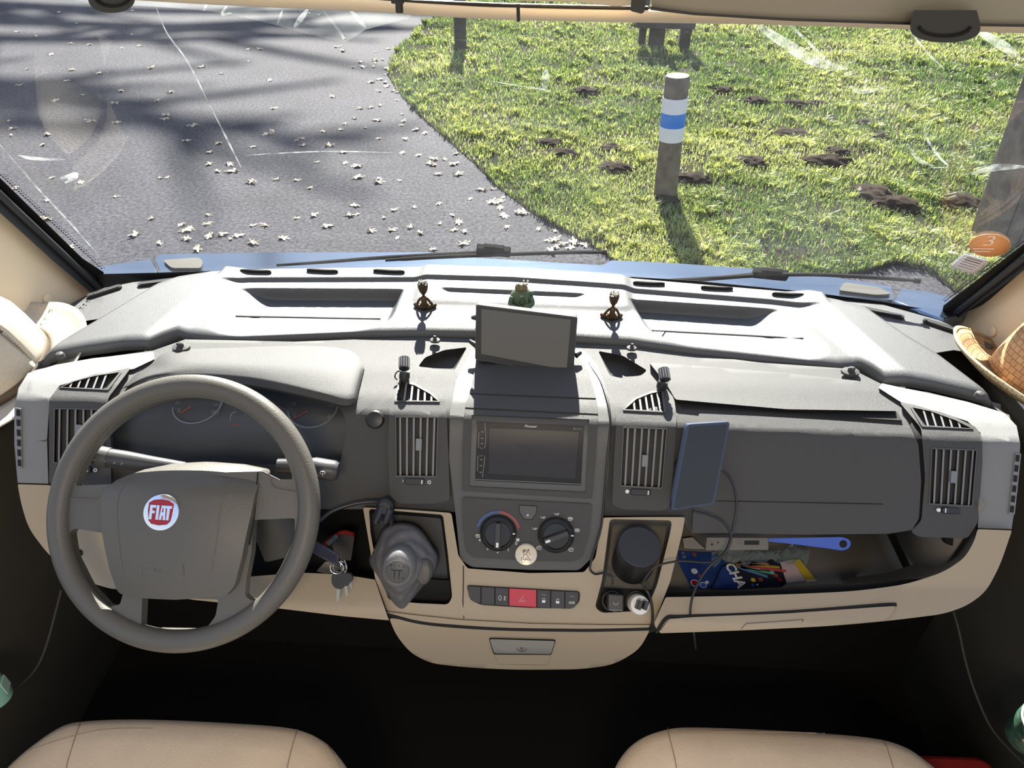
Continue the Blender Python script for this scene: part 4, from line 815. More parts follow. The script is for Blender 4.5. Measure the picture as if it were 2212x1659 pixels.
V, Fc = tube([S(u, v, lift=.021) for u, v in catmull([(838, 1327), (923, 1346.5), (1070, 1357.5), (1217, 1360.5), (1300, 1360.5), (1404, 1358)], 6)], .0032, 8); mk('drawer_gap', V, Fc, M['void'], DB)
pocket('finger_recess', roundpoly([(1068, 1413), (1190, 1414), (1184, 1437), (1075, 1435)], 5), M['beige'], DR, fn=SDr, depth=.008, lift=.0235)
plate('handle_gap', roundpoly([(1055.5, 1378), (1201, 1382), (1191, 1415), (1066, 1414)], 5), M['void'], DR, fn=SDr, lift=.0235, thick=.003, bevel=0)
plate('handle', roundpoly([(1057.5, 1380.5), (1199, 1384.5), (1190, 1413), (1067.5, 1411.5)], 5), mat('warm_grey_handle', (.27, .26, .225), .5, .15, 700), DR, fn=SDr, lift=.031, thick=.01, bevel=.002)
fr = SF(1127, 1400, lift=.0312); fr.o = SDr(1127, 1400, .0312); V, Fc = ringflat(fr, mm(9, fr.o), mm(11.5, fr.o), 180, 360, 0, .0006, 16); mk('lock_mark', V, Fc, M['liner'], DR)
V, Fc = lathe(fr, [(mm(4, fr.o), 0), (mm(4, fr.o), .0008)], 16); mk('lock', V, Fc, M['chrome'], DR)
SWT = [(1010, 1266), (1250.5, 1279)]; SWB = [(1018, 1299), (1242, 1312)]
def sw_t(u): return 1266+(u-1010)*13/240.5
def sw_b(u): return 1294+ (u-1010)*.075+ -2*((u-1130)/120)**2+3
plate('switch_gap', roundpoly([(1008, 1264), (1253, 1277.5), (1252, 1300), (1236, 1315), (1140, 1313), (1040, 1307), (1016, 1296)], 7), M['void'], DB, lift=.0205, thick=.004, bevel=0)
dv_ = [1010, 1039, 1069, 1099, 1159.5, 1189.5, 1220, 1250.5]
for i in range(7):
    a, b = dv_[i]+.8, dv_[i+1]-.8; yb = lambda u: 1300+(u-1018)*.055
    P = [(a, sw_t(a)), (b, sw_t(b)), (b, yb(b)+4), (a, yb(a)+4)]
    if i == 0: P = [(a, sw_t(a)), (b, sw_t(b)), (b, yb(b)+2), (1022, 1299), (1013, 1288)]
    if i == 6: P = [(a, sw_t(a)), (b, sw_t(b)), (b-1, 1298), (1240, 1313), (a, yb(a)+4)]
    sw = plate('hazard_switch' if i == 3 else 'switch', P, M['red'] if i == 3 else M['dark'], DB, lift=.023, thick=.004, bevel=.0008)
    if i == 3: sw['label'] = 'red hazard switch'
    cu, cv = (a+b)/2, (sw_t((a+b)/2)+yb((a+b)/2))/2+4; fr = SF(cu, cv, lift=.0233); k_ = mm(1, fr.o)
    if i == 2:
        L = [[(-7+4*math.cos(t)*(1 if math.cos(t) < 0 else .35)+4, 5*math.sin(t)) for t in np.linspace(0, 2*PI, 16)]]+[[(4, y), (9, y)] for y in (-3.5, 0, 3.5)]+[[(5.5, -5), (6.5, 5)]]
    elif i == 3: L = [[(-8, -5.5), (8, -5.5), (0, 8), (-8, -5.5)], [(-4, -3.2), (4, -3.2), (0, 3.4), (-4, -3.2)]]
    elif i in (4, 5): L = [[(-2.6, 0), (-2.6, 3.5), (0, 5.5), (2.6, 3.5), (2.6, 0 if i == 4 else 2)]]
    else: L = None
    if L: V, Fc = strokes([[(x*k_, y*k_-k_) for x, y in q] for q in L], fr, k_*.5); mk('switch_symbol', V, Fc, M['mark'] if i != 3 else mat('pale_pink_print', (.75, .45, .45), .5), sw)
    if i in (4, 5): V, Fc = rbox(fr.sh(0, -3.5*k_), 7*k_, 5*k_, .0004); mk('switch_symbol', V, Fc, M['mark'], sw)
    if i in (4, 6): V, Fc = rbox(fr.sh(0, 11*k_), 10*k_, 1.6*k_, .0004); mk('switch_light', V, Fc, M['slat'], sw)
    if i == 6: text('switch_lettering', 'ASR', fr.sh(0, -3*k_), 5.5*k_, M['mark'], sw)
# sockets
for u, v in ((1322, 1299), (1375, 1300)):
    fr = SF(u, v, lift=-.012); fr = Fr(fr.o, (1, 0, 0), (0, .85, .5)); R0 = mm(23, fr.o)
    V, Fc = lathe(fr, [(R0, -.01), (R0, .002), (R0*.95, .005), (R0*.85, .005), (R0*.8, .002), (R0*.78, -.02)], 40); so = mk('power_socket', V, Fc, M['trim'] if u < 1350 else M['liner'], DB)
# --- bolsters, shelves
plate('left_end_trim', roundpoly([(38, 1046), (105, 1048), (240, 1078), (300, 1130), (300, 1274), (240, 1272), (185, 1256), (112, 1208), (62, 1142), (46, 1090)], [4, 4, 20, 20, 10, 10, 40, 60, 60, 40], 7), M['beige'], DB, lift=.006, thick=.03, step=14, bevel=.004)
c = SF(170, 1195, lift=.007); V, Fc = lathe(c, [(mm(8, c.o), -.001), (mm(8, c.o), .0008), (mm(5, c.o), .002)], 20); mk('trim_screw', V, Fc, M['void'], DB)
def SBo(u, v, l): return S(u, v, G0, l+.035*min(1, max(0, (v-1235-30*(u > 1000))/85)))
plate('knee_trim', [(280, 1240), (400, 1250), (532, 1246), (650, 1237), (740, 1241), (810, 1252), (840, 1340), (740, 1331), (600, 1314), (420, 1296), (280, 1274)], M['beige'], DB, fn=SBo, lift=.012, thick=.04, step=12, bevel=.008, bseg=3)
plate('passenger_trim', roundpoly([(1426, 1368), (1600, 1362), (1800, 1352), (1930, 1340), (2040, 1326), (2090, 1308), (2130, 1278), (2160, 1222), (2186, 1146), (2112, 1143), (2104, 1170), (2084, 1205), (2040, 1235), (1960, 1262), (1850, 1277), (1700, 1284), (1560, 1288), (1438, 1290), (1412, 1349)], [4, 60, 60, 60, 60, 40, 40, 60, 4, 4, 30, 40, 60, 60, 60, 60, 60, 4, 8], 7), M['beige'], DB, fn=SBo, lift=.02, thick=.05, step=12, bevel=.009, bseg=3)
FL = plate('lower_flap', roundpoly([(1424, 1366), (1446, 1337), (1500, 1333), (1700, 1325), (1900, 1311), (1934, 1309), (1925, 1328), (1908, 1341), (1780, 1352), (1600, 1361)], 4), M['beige'], DB, fn=SBo, lift=.026, thick=.012, step=12, bevel=.002)
V, Fc = tube([SBo(u, v, .0215) for u, v in catmull([(1418, 1366), (1440, 1335), (1470, 1332), (1600, 1328), (1750, 1319.5), (1900, 1307.5), (1936, 1306)], 6)], .0028, 8); mk('flap_gap', V, Fc, M['void'], DB)
V, Fc = tube([SBo(u, v, .0262) for u, v in ((1600, 1359), (1612, 1347), (1680, 1342.5), (1736, 1338), (1733, 1343))], .0008, 6); mk('flap_grip_line', V, Fc, M['liner'], FL)
# passenger shelf and driver shelf: floor, back, end
ZS = .600
V, Fc = gridmesh([[(.20, .742, ZS), (.735, .752, ZS)], [(.20, .95, ZS), (.735, .93, ZS)], [(.20, .985, ZS+.03), (.735, .965, ZS+.03)], [(.20, .99, .86), (.735, .97, .86)]]); mk('passenger_shelf', V, Fc, M['liner'], DB, solid=.006)
V, Fc = gridmesh([[(.735, y, z) for y in (.76, .97)] for z in (ZS+.03, .86)]); mk('shelf_end_panel', V, Fc, mat('grey_brown_shelf_panel', (.22, .20, .17), .7), DB, solid=.006)
shelf_side = mat('taupe_shelf_wall', (.32, .29, .25), .7, .2, 500)
arc = [(2110, 1143), (2102, 1172), (2082, 1207), (2038, 1238), (1958, 1265), (1850, 1280)]
V, Fc = gridmesh([[S(u, v, lift=.0) for u, v in arc], [S(u-10, v-6, lift=-.06) for u, v in arc], [S(u-60, v-30, lift=-.16)+np.array([.02, 0, 0]) for u, v in arc]]); mk('shelf_end_wall', V, Fc, shelf_side, DB)
c = SF(2055, 1165, lift=-.05); V, Fc = lathe(c, [(mm(13, c.o), -.01), (mm(13, c.o), .002)], 20); mk('shelf_knob', V, Fc, M['void'], DB)
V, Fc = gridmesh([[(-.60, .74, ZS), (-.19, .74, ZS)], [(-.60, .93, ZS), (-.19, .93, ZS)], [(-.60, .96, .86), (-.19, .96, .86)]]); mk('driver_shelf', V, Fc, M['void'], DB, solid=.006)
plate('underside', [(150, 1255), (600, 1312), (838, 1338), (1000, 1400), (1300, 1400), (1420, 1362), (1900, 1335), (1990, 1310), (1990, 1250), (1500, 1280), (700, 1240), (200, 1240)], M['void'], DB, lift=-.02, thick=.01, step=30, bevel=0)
# --- glove box
plate('airbag_cover', roundpoly([(1402, 783), (1500, 790), (1700, 806), (1857, 823), (1880, 842), (1937, 888), (1700, 884), (1560, 872), (1459, 863), (1440, 830)], 5), M['dark'], DB, lift=.012, thick=.02, step=12, bevel=.003)
plate('lid_gap', [(1459, 864), (1560, 873), (1700, 885), (1938, 889), (1948, 908), (1800, 899), (1640, 888), (1475, 878)], M['void'], DB, lift=.002, thick=.012, bevel=0)
GBX = plate('glove_box_door', roundpoly([(1509, 893), (1640, 899), (1800, 908), (1966, 920), (1984, 960), (1990, 1040), (1985, 1120), (1970, 1145), (1920, 1153), (1740, 1155), (1495, 1150), (1500, 1060), (1506, 980)], [5, 0, 0, 5, 5, 0, 5, 5, 0, 0, 4, 0, 0]), M['dark'], DB, lift=.014, thick=.03, step=10, bevel=.004, bseg=3)
V, Fc = tube([S(u, v, lift=.0142) for u, v in ((1546, 1082), (1700, 1085), (1907, 1089))], .0007, 6); mk('door_line', V, Fc, M['void'], GBX)
plate('door_gap', [(1966, 918), (1985, 960), (1991, 1040), (1985, 1120), (1970, 1146), (1985, 1150), (2000, 1120), (2004, 1040), (1998, 950), (1975, 900)], M['void'], DB, lift=.004, thick=.01, bevel=0)
plate('media_port_panel', [(1526, 1161), (1660, 1162), (1660, 1188), (1524, 1189)], M['liner'], DB, lift=.0, thick=.03, bevel=.001, step=30)
for u, v, r_ in ((1538, 1176, 2.2), (1551, 1172, 1.5)):
    c = SF(u, v, lift=.0005); V, Fc = lathe(c, [(mm(r_, c.o), -.001), (mm(r_, c.o), .0008)], 12); mk('port_hole', V, Fc, M['void'], DB)
plate('port_slot', [(1608, 1168), (1640, 1168), (1640, 1177), (1608, 1177)], M['void'], DB, lift=.001, thick=.004, bevel=0)
fr = SF(1598, 1170, lift=.001); k_ = mm(1, fr.o); V, Fc = strokes([[(x*k_*4, -5*k_), (x*k_*4, 5*k_)] for x in (-1, 0, 1)]+[[(-4*k_, -5*k_), (4*k_, -5*k_)]], fr, k_*.5); mk('port_symbol', V, Fc, M['slat'], DB)
# --- column stalks and shroud
V, Fc = tube([S(u, v, lift=l) for u, v, l in ((560, 1060, .03), (600, 1150, .035), (612, 1200, .04))], [.03, .035, .03], 16); mk('column_shroud', V, Fc, M['dark'], DB)
c = S(628, 1180, lift=.045); V, Fc = lathe(Fr(c, (0, -.5, .3), (-.1, .3, .6)), [(.014, -.02), (.014, .012), (.010, .014)], 24); mk('ignition_barrel', V, Fc, M['trim'], DB)
def stalk(P, r, lift, name):
    C_ = [S(*p, lift=lift) for p in P]; V, Fc = tube(C_, r, 18); return mk(name, V, Fc, M['black'] if False else mat('soft_black_stalk', (.045, .046, .05), .4, .15, 500), DB)
st = stalk([(400, 1012), (328, 1002), (270, 994), (235, 989), (189, 981)], [.010, .012, .0145, .0145, .0125], .085, 'indicator_stalk')
C_ = [S(*p, lift=.085) for p in ((236, 989), (215, 985))]; V, Fc = tube(C_, [.0155, .0155], 18); mk('stalk_ring', V, Fc, M['trim'], st)
for (u, v) in ((205, 994), (225, 996), (246, 999), (262, 1001)):
    fr = SF(u, v, lift=.1); k_ = mm(3, fr.o); V, Fc = strokes([[(-k_, 0), (0, k_*.8), (k_, 0), (0, -k_*.8), (-k_, 0)]], fr, k_*.16); mk('stalk_symbol', V, Fc, M['mark'], st)
st = stalk([(600, 1006), (660, 1008), (680, 1010), (722, 1017), (731, 1018)], [.011, .013, .0165, .0165, .013], .075, 'wiper_stalk')
fr = SF(697, 1022, lift=.094); k_ = mm(6, fr.o); V, Fc = strokes([[(-k_, 0), (-k_*.6, k_*.6), (k_*.6, k_*.6), (k_, 0), (0, -k_*.5), (-k_, 0)], [(0, -k_*.9), (0, k_*.9)]], fr, k_*.1); mk('stalk_symbol', V, Fc, M['mark'], st)
# ------------------------------------------------------------------ steering wheel
WC = np.array([-.464, .661, .874]); wt = math.radians(45); WEY = np.array([0, math.sin(wt), math.cos(wt)]); WF = Fr(WC, (1, 0, 0), WEY)
def PX(p):
    v = nv(p)-CAM; d = v@WW; return np.array([W/2+F*(v@RR)/d, H/2-F*(v@UU)/d])
def WP(u, v, l=0.0):
    k = ray(u, v); t = ((WC-CAM)@WF.ez)/(k@WF.ez); return CAM+k*t+WF.ez*l
SW = thing('steering_wheel', WC-np.array([0, 0, .16]), 'grey four-spoke steering wheel with round red maker badge', 'steering wheel')
ring = []
for i in range(120):
    a = 2*PI*i/120; c = WF.p(.1840*math.cos(a), .1840*math.sin(a)); er = WF.ex*math.cos(a)+WF.ey*math.sin(a)
    ring.append([c+er*.0160*math.cos(b)+WF.ez*.0150*math.sin(b) for b in np.linspace(0, 2*PI, 24, endpoint=False)])
V, Fc = gridmesh(ring, True, True); mk('rim', V, Fc, M['wheel'], SW, angle=180)
circle = [PX(WF.p(.176*math.cos(a), .176*math.sin(a))) for a in np.linspace(0, 2*PI, 96, endpoint=False)]
def arc_in(u0, v0, u1, v1, r=.166, n=26):
    a0 = math.atan2(*[float((WP(u0, v0)-WC)@x) for x in (WF.ey, WF.ex)]); a1 = math.atan2(*[float((WP(u1, v1)-WC)@x) for x in (WF.ey, WF.ex)])
    if a1 > a0: a1 -= 2*PI
    return [PX(WF.p(r*math.cos(a), r*math.sin(a))) for a in np.linspace(a0, a1, n)]
h_top = roundpoly(arc_in(158, 1040, 636, 1026)+[(632, 1036), (600, 1036), (565, 1018), (500, 1020), (300, 1040), (240, 1046), (168, 1049)], 0)
h_left = roundpoly([(152, 1149), (165, 1141), (240, 1152), (262, 1255), (272, 1278), (262, 1306), (236, 1311), (193, 1266), (160, 1200)], 7)
h_right = roundpoly([(552, 1122), (638, 1119), (638, 1160), (606, 1226), (568, 1290), (546, 1298), (531, 1286), (536, 1248), (548, 1190)], 7)
h_bot = roundpoly([(313, 1286), (400, 1290), (476, 1293), (468, 1330), (444, 1360), (385, 1375), (325, 1372), (306, 1355)], 7)
plate('spokes', circle, M['wheel'], SW, fn=lambda u, v, l: WP(u, v, l+.012*max(0, 1-(np.linalg.norm(WP(u, v)-WC)/.17)**2)), lift=.002, thick=.016, holes=[h_top, h_left, h_right, h_bot], step=14, bevel=.006, bseg=3)
def dome(u, v, l):
    a, b = (u-400)/175, (v-1142)/155; return WP(u, v, l+.030*max(-.3, 1-.75*a*a-.55*max(0, b)**2-.5*max(0, -b)**2)-.05*max(0, (-b-.45)/.5)**2)
hub = roundpoly([(233, 1064), (262, 1036), (310, 1014), (365, 1001), (430, 997), (500, 1002), (562, 1014), (566, 1040), (556, 1110), (538, 1200), (520, 1262), (500, 1282), (400, 1288), (300, 1285), (270, 1276), (256, 1225), (242, 1150)], [8, 0, 0, 0, 0, 0, 12, 0, 0, 0, 12, 8, 0, 8, 10, 0, 0])
HUB = plate('hub_cover', hub, M['wheel'], SW, fn=dome, lift=.012, thick=.03, step=10, bevel=.005, bseg=3)
for P in ([(289, 1030), (278, 1090), (284, 1160), (288, 1228)], [(507, 1032), (497, 1100), (490, 1170), (478, 1228)]):
    V, Fc = tube([dome(u, v, .0123) for u, v in catmull(P, 8)], .0007, 6); mk('hub_crease', V, Fc, M['liner'], HUB)
for P in ([(160, 1078), (215, 1076), (236, 1058)], [(585, 1022), (596, 1052), (640, 1062)]):
    V, Fc = tube([WP(u, v, .0085) for u, v in catmull(P, 8)], .0008, 6); mk('spoke_seam', V, Fc, M['liner'], SW)
for P in ([(563, 1020), (556, 1110), (545, 1175)], [(236, 1064), (245, 1150)]):
    V, Fc = tube([WP(u, v, .011) for u, v in catmull(P, 8)], .0010, 6); mk('hub_seam', V, Fc, M['void'], SW)
c = dome(382, 1103, .012); bf = Fr(c, (1, 0, -.02), WEY); RB = mm(40, c)
V, Fc = lathe(bf, [(RB*1.0, -.004), (RB, .001), (RB*.95, .0035), (RB*.8, .0045), (RB*.3, .0048), (.0001, .0048)], 56); bd_ = mk('maker_badge', V, Fc, M['chrome'], SW)
shp = [(-.66, .50), (-.4, .66), (0, .71), (.4, .66), (.66, .50), (.68, .1), (.58, -.45), (.42, -.62), (0, -.68), (-.42, -.62), (-.58, -.45), (-.68, .1)]
V, Fc = prism(bf, [tuple(p) for p in roundpoly([(a*RB, b*RB) for a, b in shp], RB*.12)], .004, .0056); mk('badge_field', V, Fc, M['badge_red'], bd_)
def block(P): return [(x*RB, y*RB) for x, y in P]
letters = {'F': [(-.56, -.38), (-.56, .38), (-.24, .38), (-.24, .24), (-.42, .24), (-.42, .08), (-.28, .08), (-.28, -.05), (-.42, -.05), (-.42, -.38)],
           'I': [(-.20, -.38), (-.20, .38), (-.06, .38), (-.06, -.38)],
           'A': [(-.02, -.38), (.06, .38), (.28, .38), (.32, -.38), (.19, -.38), (.185, -.14), (.13, -.14), (.11, -.38)],
           'T': [(.37, -.38), (.37, .24), (.29, .24), (.29, .38), (.62, .38), (.62, .24), (.52, .24), (.50, -.38)]}
for ch, P in letters.items():
    V, Fc = prism(bf.sh(0, 0, .0056), block(P), -.0005, .0009); mk('badge_letter', V, Fc, M['chrome'], bd_, smooth=False)
V, Fc = prism(bf.sh(0, 0, .0056), block([(.11, .02), (.13, .26), (.18, .26), (.185, .02)]), 0, .0011); mk('badge_letter', V, Fc, M['badge_red'], bd_, smooth=False)
V, Fc = tube([dome(u, v, .0123) for u, v in ((334, 1214), (424, 1212), (424, 1236), (340, 1239), (333, 1234), (334, 1214))], .0006, 5); mk('emboss_frame', V, Fc, M['liner'], HUB)
c = dome(378, 1226, .0123); text('emboss_lettering', 'AIRBAG', Fr(c, (1, 0, -.01), WEY), mm(9, c), M['liner'], HUB)
# ------------------------------------------------------------------ gear lever
GV = thing('gear_lever', S(868, 1260), 'grey gear lever with leather boot in the left console tray', 'gear lever')
base = [(832, 1136), (870, 1128), (905, 1140), (935, 1180), (948, 1204), (940, 1235), (918, 1262), (890, 1298), (868, 1319), (842, 1296), (818, 1252), (797, 1212), (812, 1172)]
top = [(868+24*math.cos(a), 1235+30*math.sin(a)) for a in np.linspace(-PI*.65, 2*PI-PI*.65, 13, endpoint=False)]
rings = []
for j in range(12):
    t = j/11; r_ = []
    for i, (b, q) in enumerate(zip(base, top)):
        p = lerp(b, q, t*.8); fold = .004*math.sin(i*2.4+j*1.3)*(1-t)*t*4; r_.append(S(*p, G0, .014+.050*t**.8+fold-.03*(1 if t == 0 else 0)))
    rings.append(catmull(r_, 4, True))
rings.append([S(866, 1232, G0, .066)]*len(rings[0]))
V, Fc = gridmesh(rings, wrapu=True); mk('boot', V, Fc, mat('grey_leather_boot', (.115, .115, .12), .45, .35, 300, spec=.4), GV, angle=180)
kc = S(862, 1224, lift=.085); kz = unit(np.array([.05, -.86, .56])); kf = Fr(kc, (1, 0, 0), np.cross(kz, (1, 0, 0))); kf.ez = kz; kf.ex = unit(np.cross((0, 1, .2), kz)); kf.ey = np.cross(kf.ez, kf.ex)
R0 = mm(37, kc)
V, Fc = lathe(kf, [(R0*.50, -.060), (R0*.72, -.035), (R0*.95, -.018), (R0*1.0, -.004), (R0*.95, .008), (R0*.82, .015), (R0*.6, .0185), (R0*.3, .0195), (.0001, .0198)], 44, (1, 1.22)); KN = mk('knob', V, Fc, mat('grey_knob_leather', (.15, .15, .15), .4, .3, 420), GV, angle=80)
pf = Fr(S(859, 1226, lift=.0), (1, 0, 0), kf.ey+0*kf.ez)
pc = kf.p(0, -R0*.05, .0188); tf = Fr(pc, kf.ex, kf.ey)
V, Fc = lathe(tf, [(R0*.70, -.003), (R0*.68, .0012), (R0*.64, .002), (.0001, .0024)], 40); sp = mk('shift_plate', V, Fc, M['trim'], KN)
k_ = R0/38; V, Fc = strokes([[(-13*k_, 4*k_), (12*k_, 4*k_)], [(-5*k_, 4*k_), (-5*k_, -9*k_)], [(5*k_, 4*k_), (5*k_, -9*k_)]], tf, k_*.9, 5, .0026); mk('shift_pattern', V, Fc, M['void'], sp)
for s_, x, y in (('2', -5, -13), ('4', 5, -13), ('6', 14, -12), ('R', -14, 14), ('1', -5, 15), ('3', 4, 15), ('5', 13, 14)): text('shift_number', s_, tf.sh(x*k_, y*k_, .0024), 5*k_, M['void'], sp)
V, Fc = lathe(Fr(S(915, 1235, lift=.05), (1, 0, 0), (0, .6, .8)), [(mm(24, kc), -.012), (mm(23, kc), .002), (mm(18, kc), .007), (mm(6, kc), .009)], 28, (.8, 1.25)); mk('boot_fold', V, Fc, M['wheel'], GV)
# ------------------------------------------------------------------ car radio
RD = thing('car_radio', S(1140, 1048, lift=-.02), 'black touchscreen car radio set in the centre stack', 'radio')
plate('mounting_frame', [(1020, 897), (1272, 907), (1264, 1063), (1014, 1050)], M['trim'], RD, lift=.013, thick=.03, step=30, bevel=.001, holes=[[(1031, 910), (1262, 919), (1255, 1049), (1026, 1038)]])
FP = plate('front_panel', roundpoly([(1031, 910), (1262, 919), (1255, 1049), (1026, 1038)], 2), M['matt_screen'], RD, lift=.0125, thick=.02, step=30, bevel=.0008)
plate('screen', [(1056, 924), (1252, 932), (1243, 1035), (1054, 1024)], mat('unlit_display', (.036, .036, .040), .3, spec=.15), RD, lift=.0132, thick=.004, step=30, bevel=.0005)
fr = SF(1146, 921, lift=.013); text('maker_lettering', 'Pioneer', fr, mm(5.2, fr.o), M['mark'], RD, .0004, sx_=1.15, shear=.3)
fr = SF(1251, 927, lift=.013); text('format_lettering', 'DIVX', fr, mm(3.4, fr.o), M['slat'], RD, .0004, sx_=1.2)
fr = SF(1241, 926, lift=.013); V, Fc = ringflat(fr, mm(1.4, fr.o), mm(2.4, fr.o), 0, 360, 0, .0005, 16); mk('wireless_mark', V, Fc, M['slat'], RD)
for P in ([(1034.5, 933), (1033.5, 966), (1043, 969)], [(1047.5, 914), (1049.5, 950), (1047, 968)], [(1043, 984), (1032.5, 985.5), (1031, 1018)], [(1047.5, 986), (1045.5, 1004), (1042, 1031)]):
    V, Fc = tube([S(u, v, lift=.0128) for u, v in P], .00065, 6); mk('key_bezel', V, Fc, M['slat'], RD)
for u, v in ((1042, 933), (1041.5, 947), (1041, 958), (1040, 993), (1039, 1006), (1038, 1020)):
    fr = SF(u, v, lift=.0129); V, Fc = rbox(fr, mm(5, fr.o), mm(1.8, fr.o), .0005); mk('key_mark', V, Fc, M['slat'], RD)
V, Fc = tube([S(u, v, lift=.0128) for u, v in ((1026, 1035.5), (1140, 1040.5), (1254, 1046))], .0006, 6); mk('panel_line', V, Fc, M['slat'], RD)
# ------------------------------------------------------------------ sat-nav on the console top
def PLN(p0, n):
    p0, n = nv(p0), unit(n)
    def fn(u, v, l=0.0):
        k = ray(u, v); t = ((p0-CAM)@n)/(k@n); return CAM+k*t+n*l
    return fn
p0 = at(1137, 733, y=1.012); nn = (.0, -math.cos(.30), math.sin(.30)); fn = PLN(p0, nn)
NV = thing('navigation_display', S(1150, 800), 'tilted grey-framed navigation display standing on the centre console', 'display')
plate('case', roundpoly([(1028, 657.5), (1248, 685), (1238, 811), (1026, 777)], 5), M['trim'], NV, fn=fn, lift=0, thick=.020, step=24, bevel=.002)
plate('bezel', roundpoly([(1029.5, 659), (1246.5, 686), (1237, 809.5), (1027.5, 775.5)], 4), M['black'], NV, fn=fn, lift=.0009, thick=.001, step=24, bevel=0, holes=[[(1040, 667), (1233, 690.5), (1224, 799), (1039.5, 764)]])
plate('screen', [(1040, 667), (1233, 690.5), (1224, 799), (1039.5, 764)], mat('reflective_screen', (.03, .03, .03), .05, spec=.9, coat=.6), NV, fn=fn, lift=.0006, thick=.002, step=24, bevel=0)
a = fn(1145, 790, -.02); b = S(1160, 775, lift=-.0)
V, Fc = tube([fn(1140, 745, -.018), fn(1145, 770, -.03)+np.array([0, 0, -.005]), np.array([fn(1145, 770)[0], 1.035, .905])], [.009, .010, .022], 14); mk('bracket', V, Fc, M['black'], NV)
for (u0, v0, u1, v1) in ((1030, 690, 1018, 692), (1030, 752, 1012, 743), (1244, 772, 1256, 768)):
    V, Fc = tube([fn(u0, v0, -.012), fn(u1, v1, -.018)], [.006, .0035], 10); mk('side_lug', V, Fc, M['black'], NV)
# ------------------------------------------------------------------ phone in its holder
p0 = S(1515, 1005, lift=.055); nn = np.array([.10, -.86, .50]); fn = PLN(p0, nn)
PH = thing('smartphone', S(1500, 1095, lift=.03), 'black smartphone in a holder in front of the glove box', 'smartphone')
plate('body', roundpoly([(1484, 917), (1577, 911), (1543, 1090), (1449, 1103)], 7), mat('dark_blue_phone_edge', (.03, .045, .08), .3), PH, fn=fn, lift=0, thick=.011, step=24, bevel=.002)
plate('screen', roundpoly([(1489, 922), (1572, 916.5), (1539, 1085), (1456, 1099)], 6), M['gloss'], PH, fn=fn, lift=.0004, thick=.0015, step=24, bevel=0)
HD = thing('phone_holder', S(1490, 1060, lift=.012), 'black holder arm clamped behind the smartphone', 'phone holder')
V, Fc = tube([S(1470, 1010, lift=.012), fn(1500, 1005, -.03), fn(1512, 1003, -.0125)], [.012, .010, .016], 14); mk('arm', V, Fc, M['black'], HD)
V, Fc = lathe(Fr(fn(1512, 1003, -.022), (1, .1, 0), (0, .5, .86)), [(.019, 0), (.020, .006), (.019, .0095)], 28); mk('pad', V, Fc, M['black'], HD)
# ------------------------------------------------------------------ cables
def cable(name, P, r, label, group=None):
    pts = [S(u, v, lift=l) for u, v, l in P]; V, Fc = tube(catmull(pts, 8), r, 10); o = mk(name, V, Fc, M['cable'], angle=180); tag(o, label, 'cable', group); return o
cable('charging_cable', [(1386, 1262, .05), (1398, 1243, .055), (1420, 1222, .055), (1470, 1212, .05), (1520, 1215, .045), (1546, 1211, .045), (1572, 1180, .04), (1590, 1110, .032), (1588, 1062, .03), (1575, 1030, .03), (1556, 1013, .035)], .0019, 'black cable from the white plug curving up behind the smartphone')
cable('charging_cable', [(1497, 1104, .05), (1530, 1112, .045), (1562, 1128, .042), (1579, 1158, .042), (1568, 1192, .045), (1536, 1220, .05), (1512, 1252, .05), (1496, 1290, .045), (1491, 1330, .045), (1499, 1370, .045), (1503, 1402, .03)], .0019, 'black cable hanging from the smartphone foot past the lower trim')
cable('charging_cable', [(1390, 1266, .05), (1402, 1285, .055), (1409, 1315, .045), (1409, 1345, .035), (1404, 1357, .028)], .0022, 'black cable from the white plug running down over the console lip')
cable('power_cable', [(1323, 1262, .045), (1322, 1247, .045), (1304, 1238, .04), (1286, 1240, .03), (1275, 1230, .025), (1278, 1208, .022), (1296, 1150, .018), (1302, 1110, .018), (1311, 1000, .016), (1318, 900, .015), (1300, 830, .012), (1272, 785, .010)], .0019, 'black cable from the black plug up the right edge of the centre stack')
cable('power_cable', [(690, 1125, .04), (720, 1103, .03), (770, 1087, .022), (815, 1084, .02), (838, 1092, .03), (846, 1125, .02), (832, 1160, .02), (808, 1196, .02)], .0035, 'black cable looping over the top of the gear lever tray')
AD = thing('cable_adapter', S(828, 1130), 'black double plug adapter hanging over the gear lever tray', 'adapter')
for u0, v0, u1, v1 in ((826, 1092, 811, 1128), (842, 1098, 833, 1126)):
    V, Fc = tube([S(u0, v0, lift=.035), S(u1, v1, lift=.035)], [.008, .0065], 14); mk('barrel', V, Fc, mat('blue_black_plastic', (.02, .022, .032), .35), AD)
V, Fc = lathe(Fr(S(832, 1094, lift=.032), (1, 0, 0), (0, .5, .8)), [(.013, -.008), (.014, .004), (.010, .009)], 20); mk('body', V, Fc, M['black'], AD)
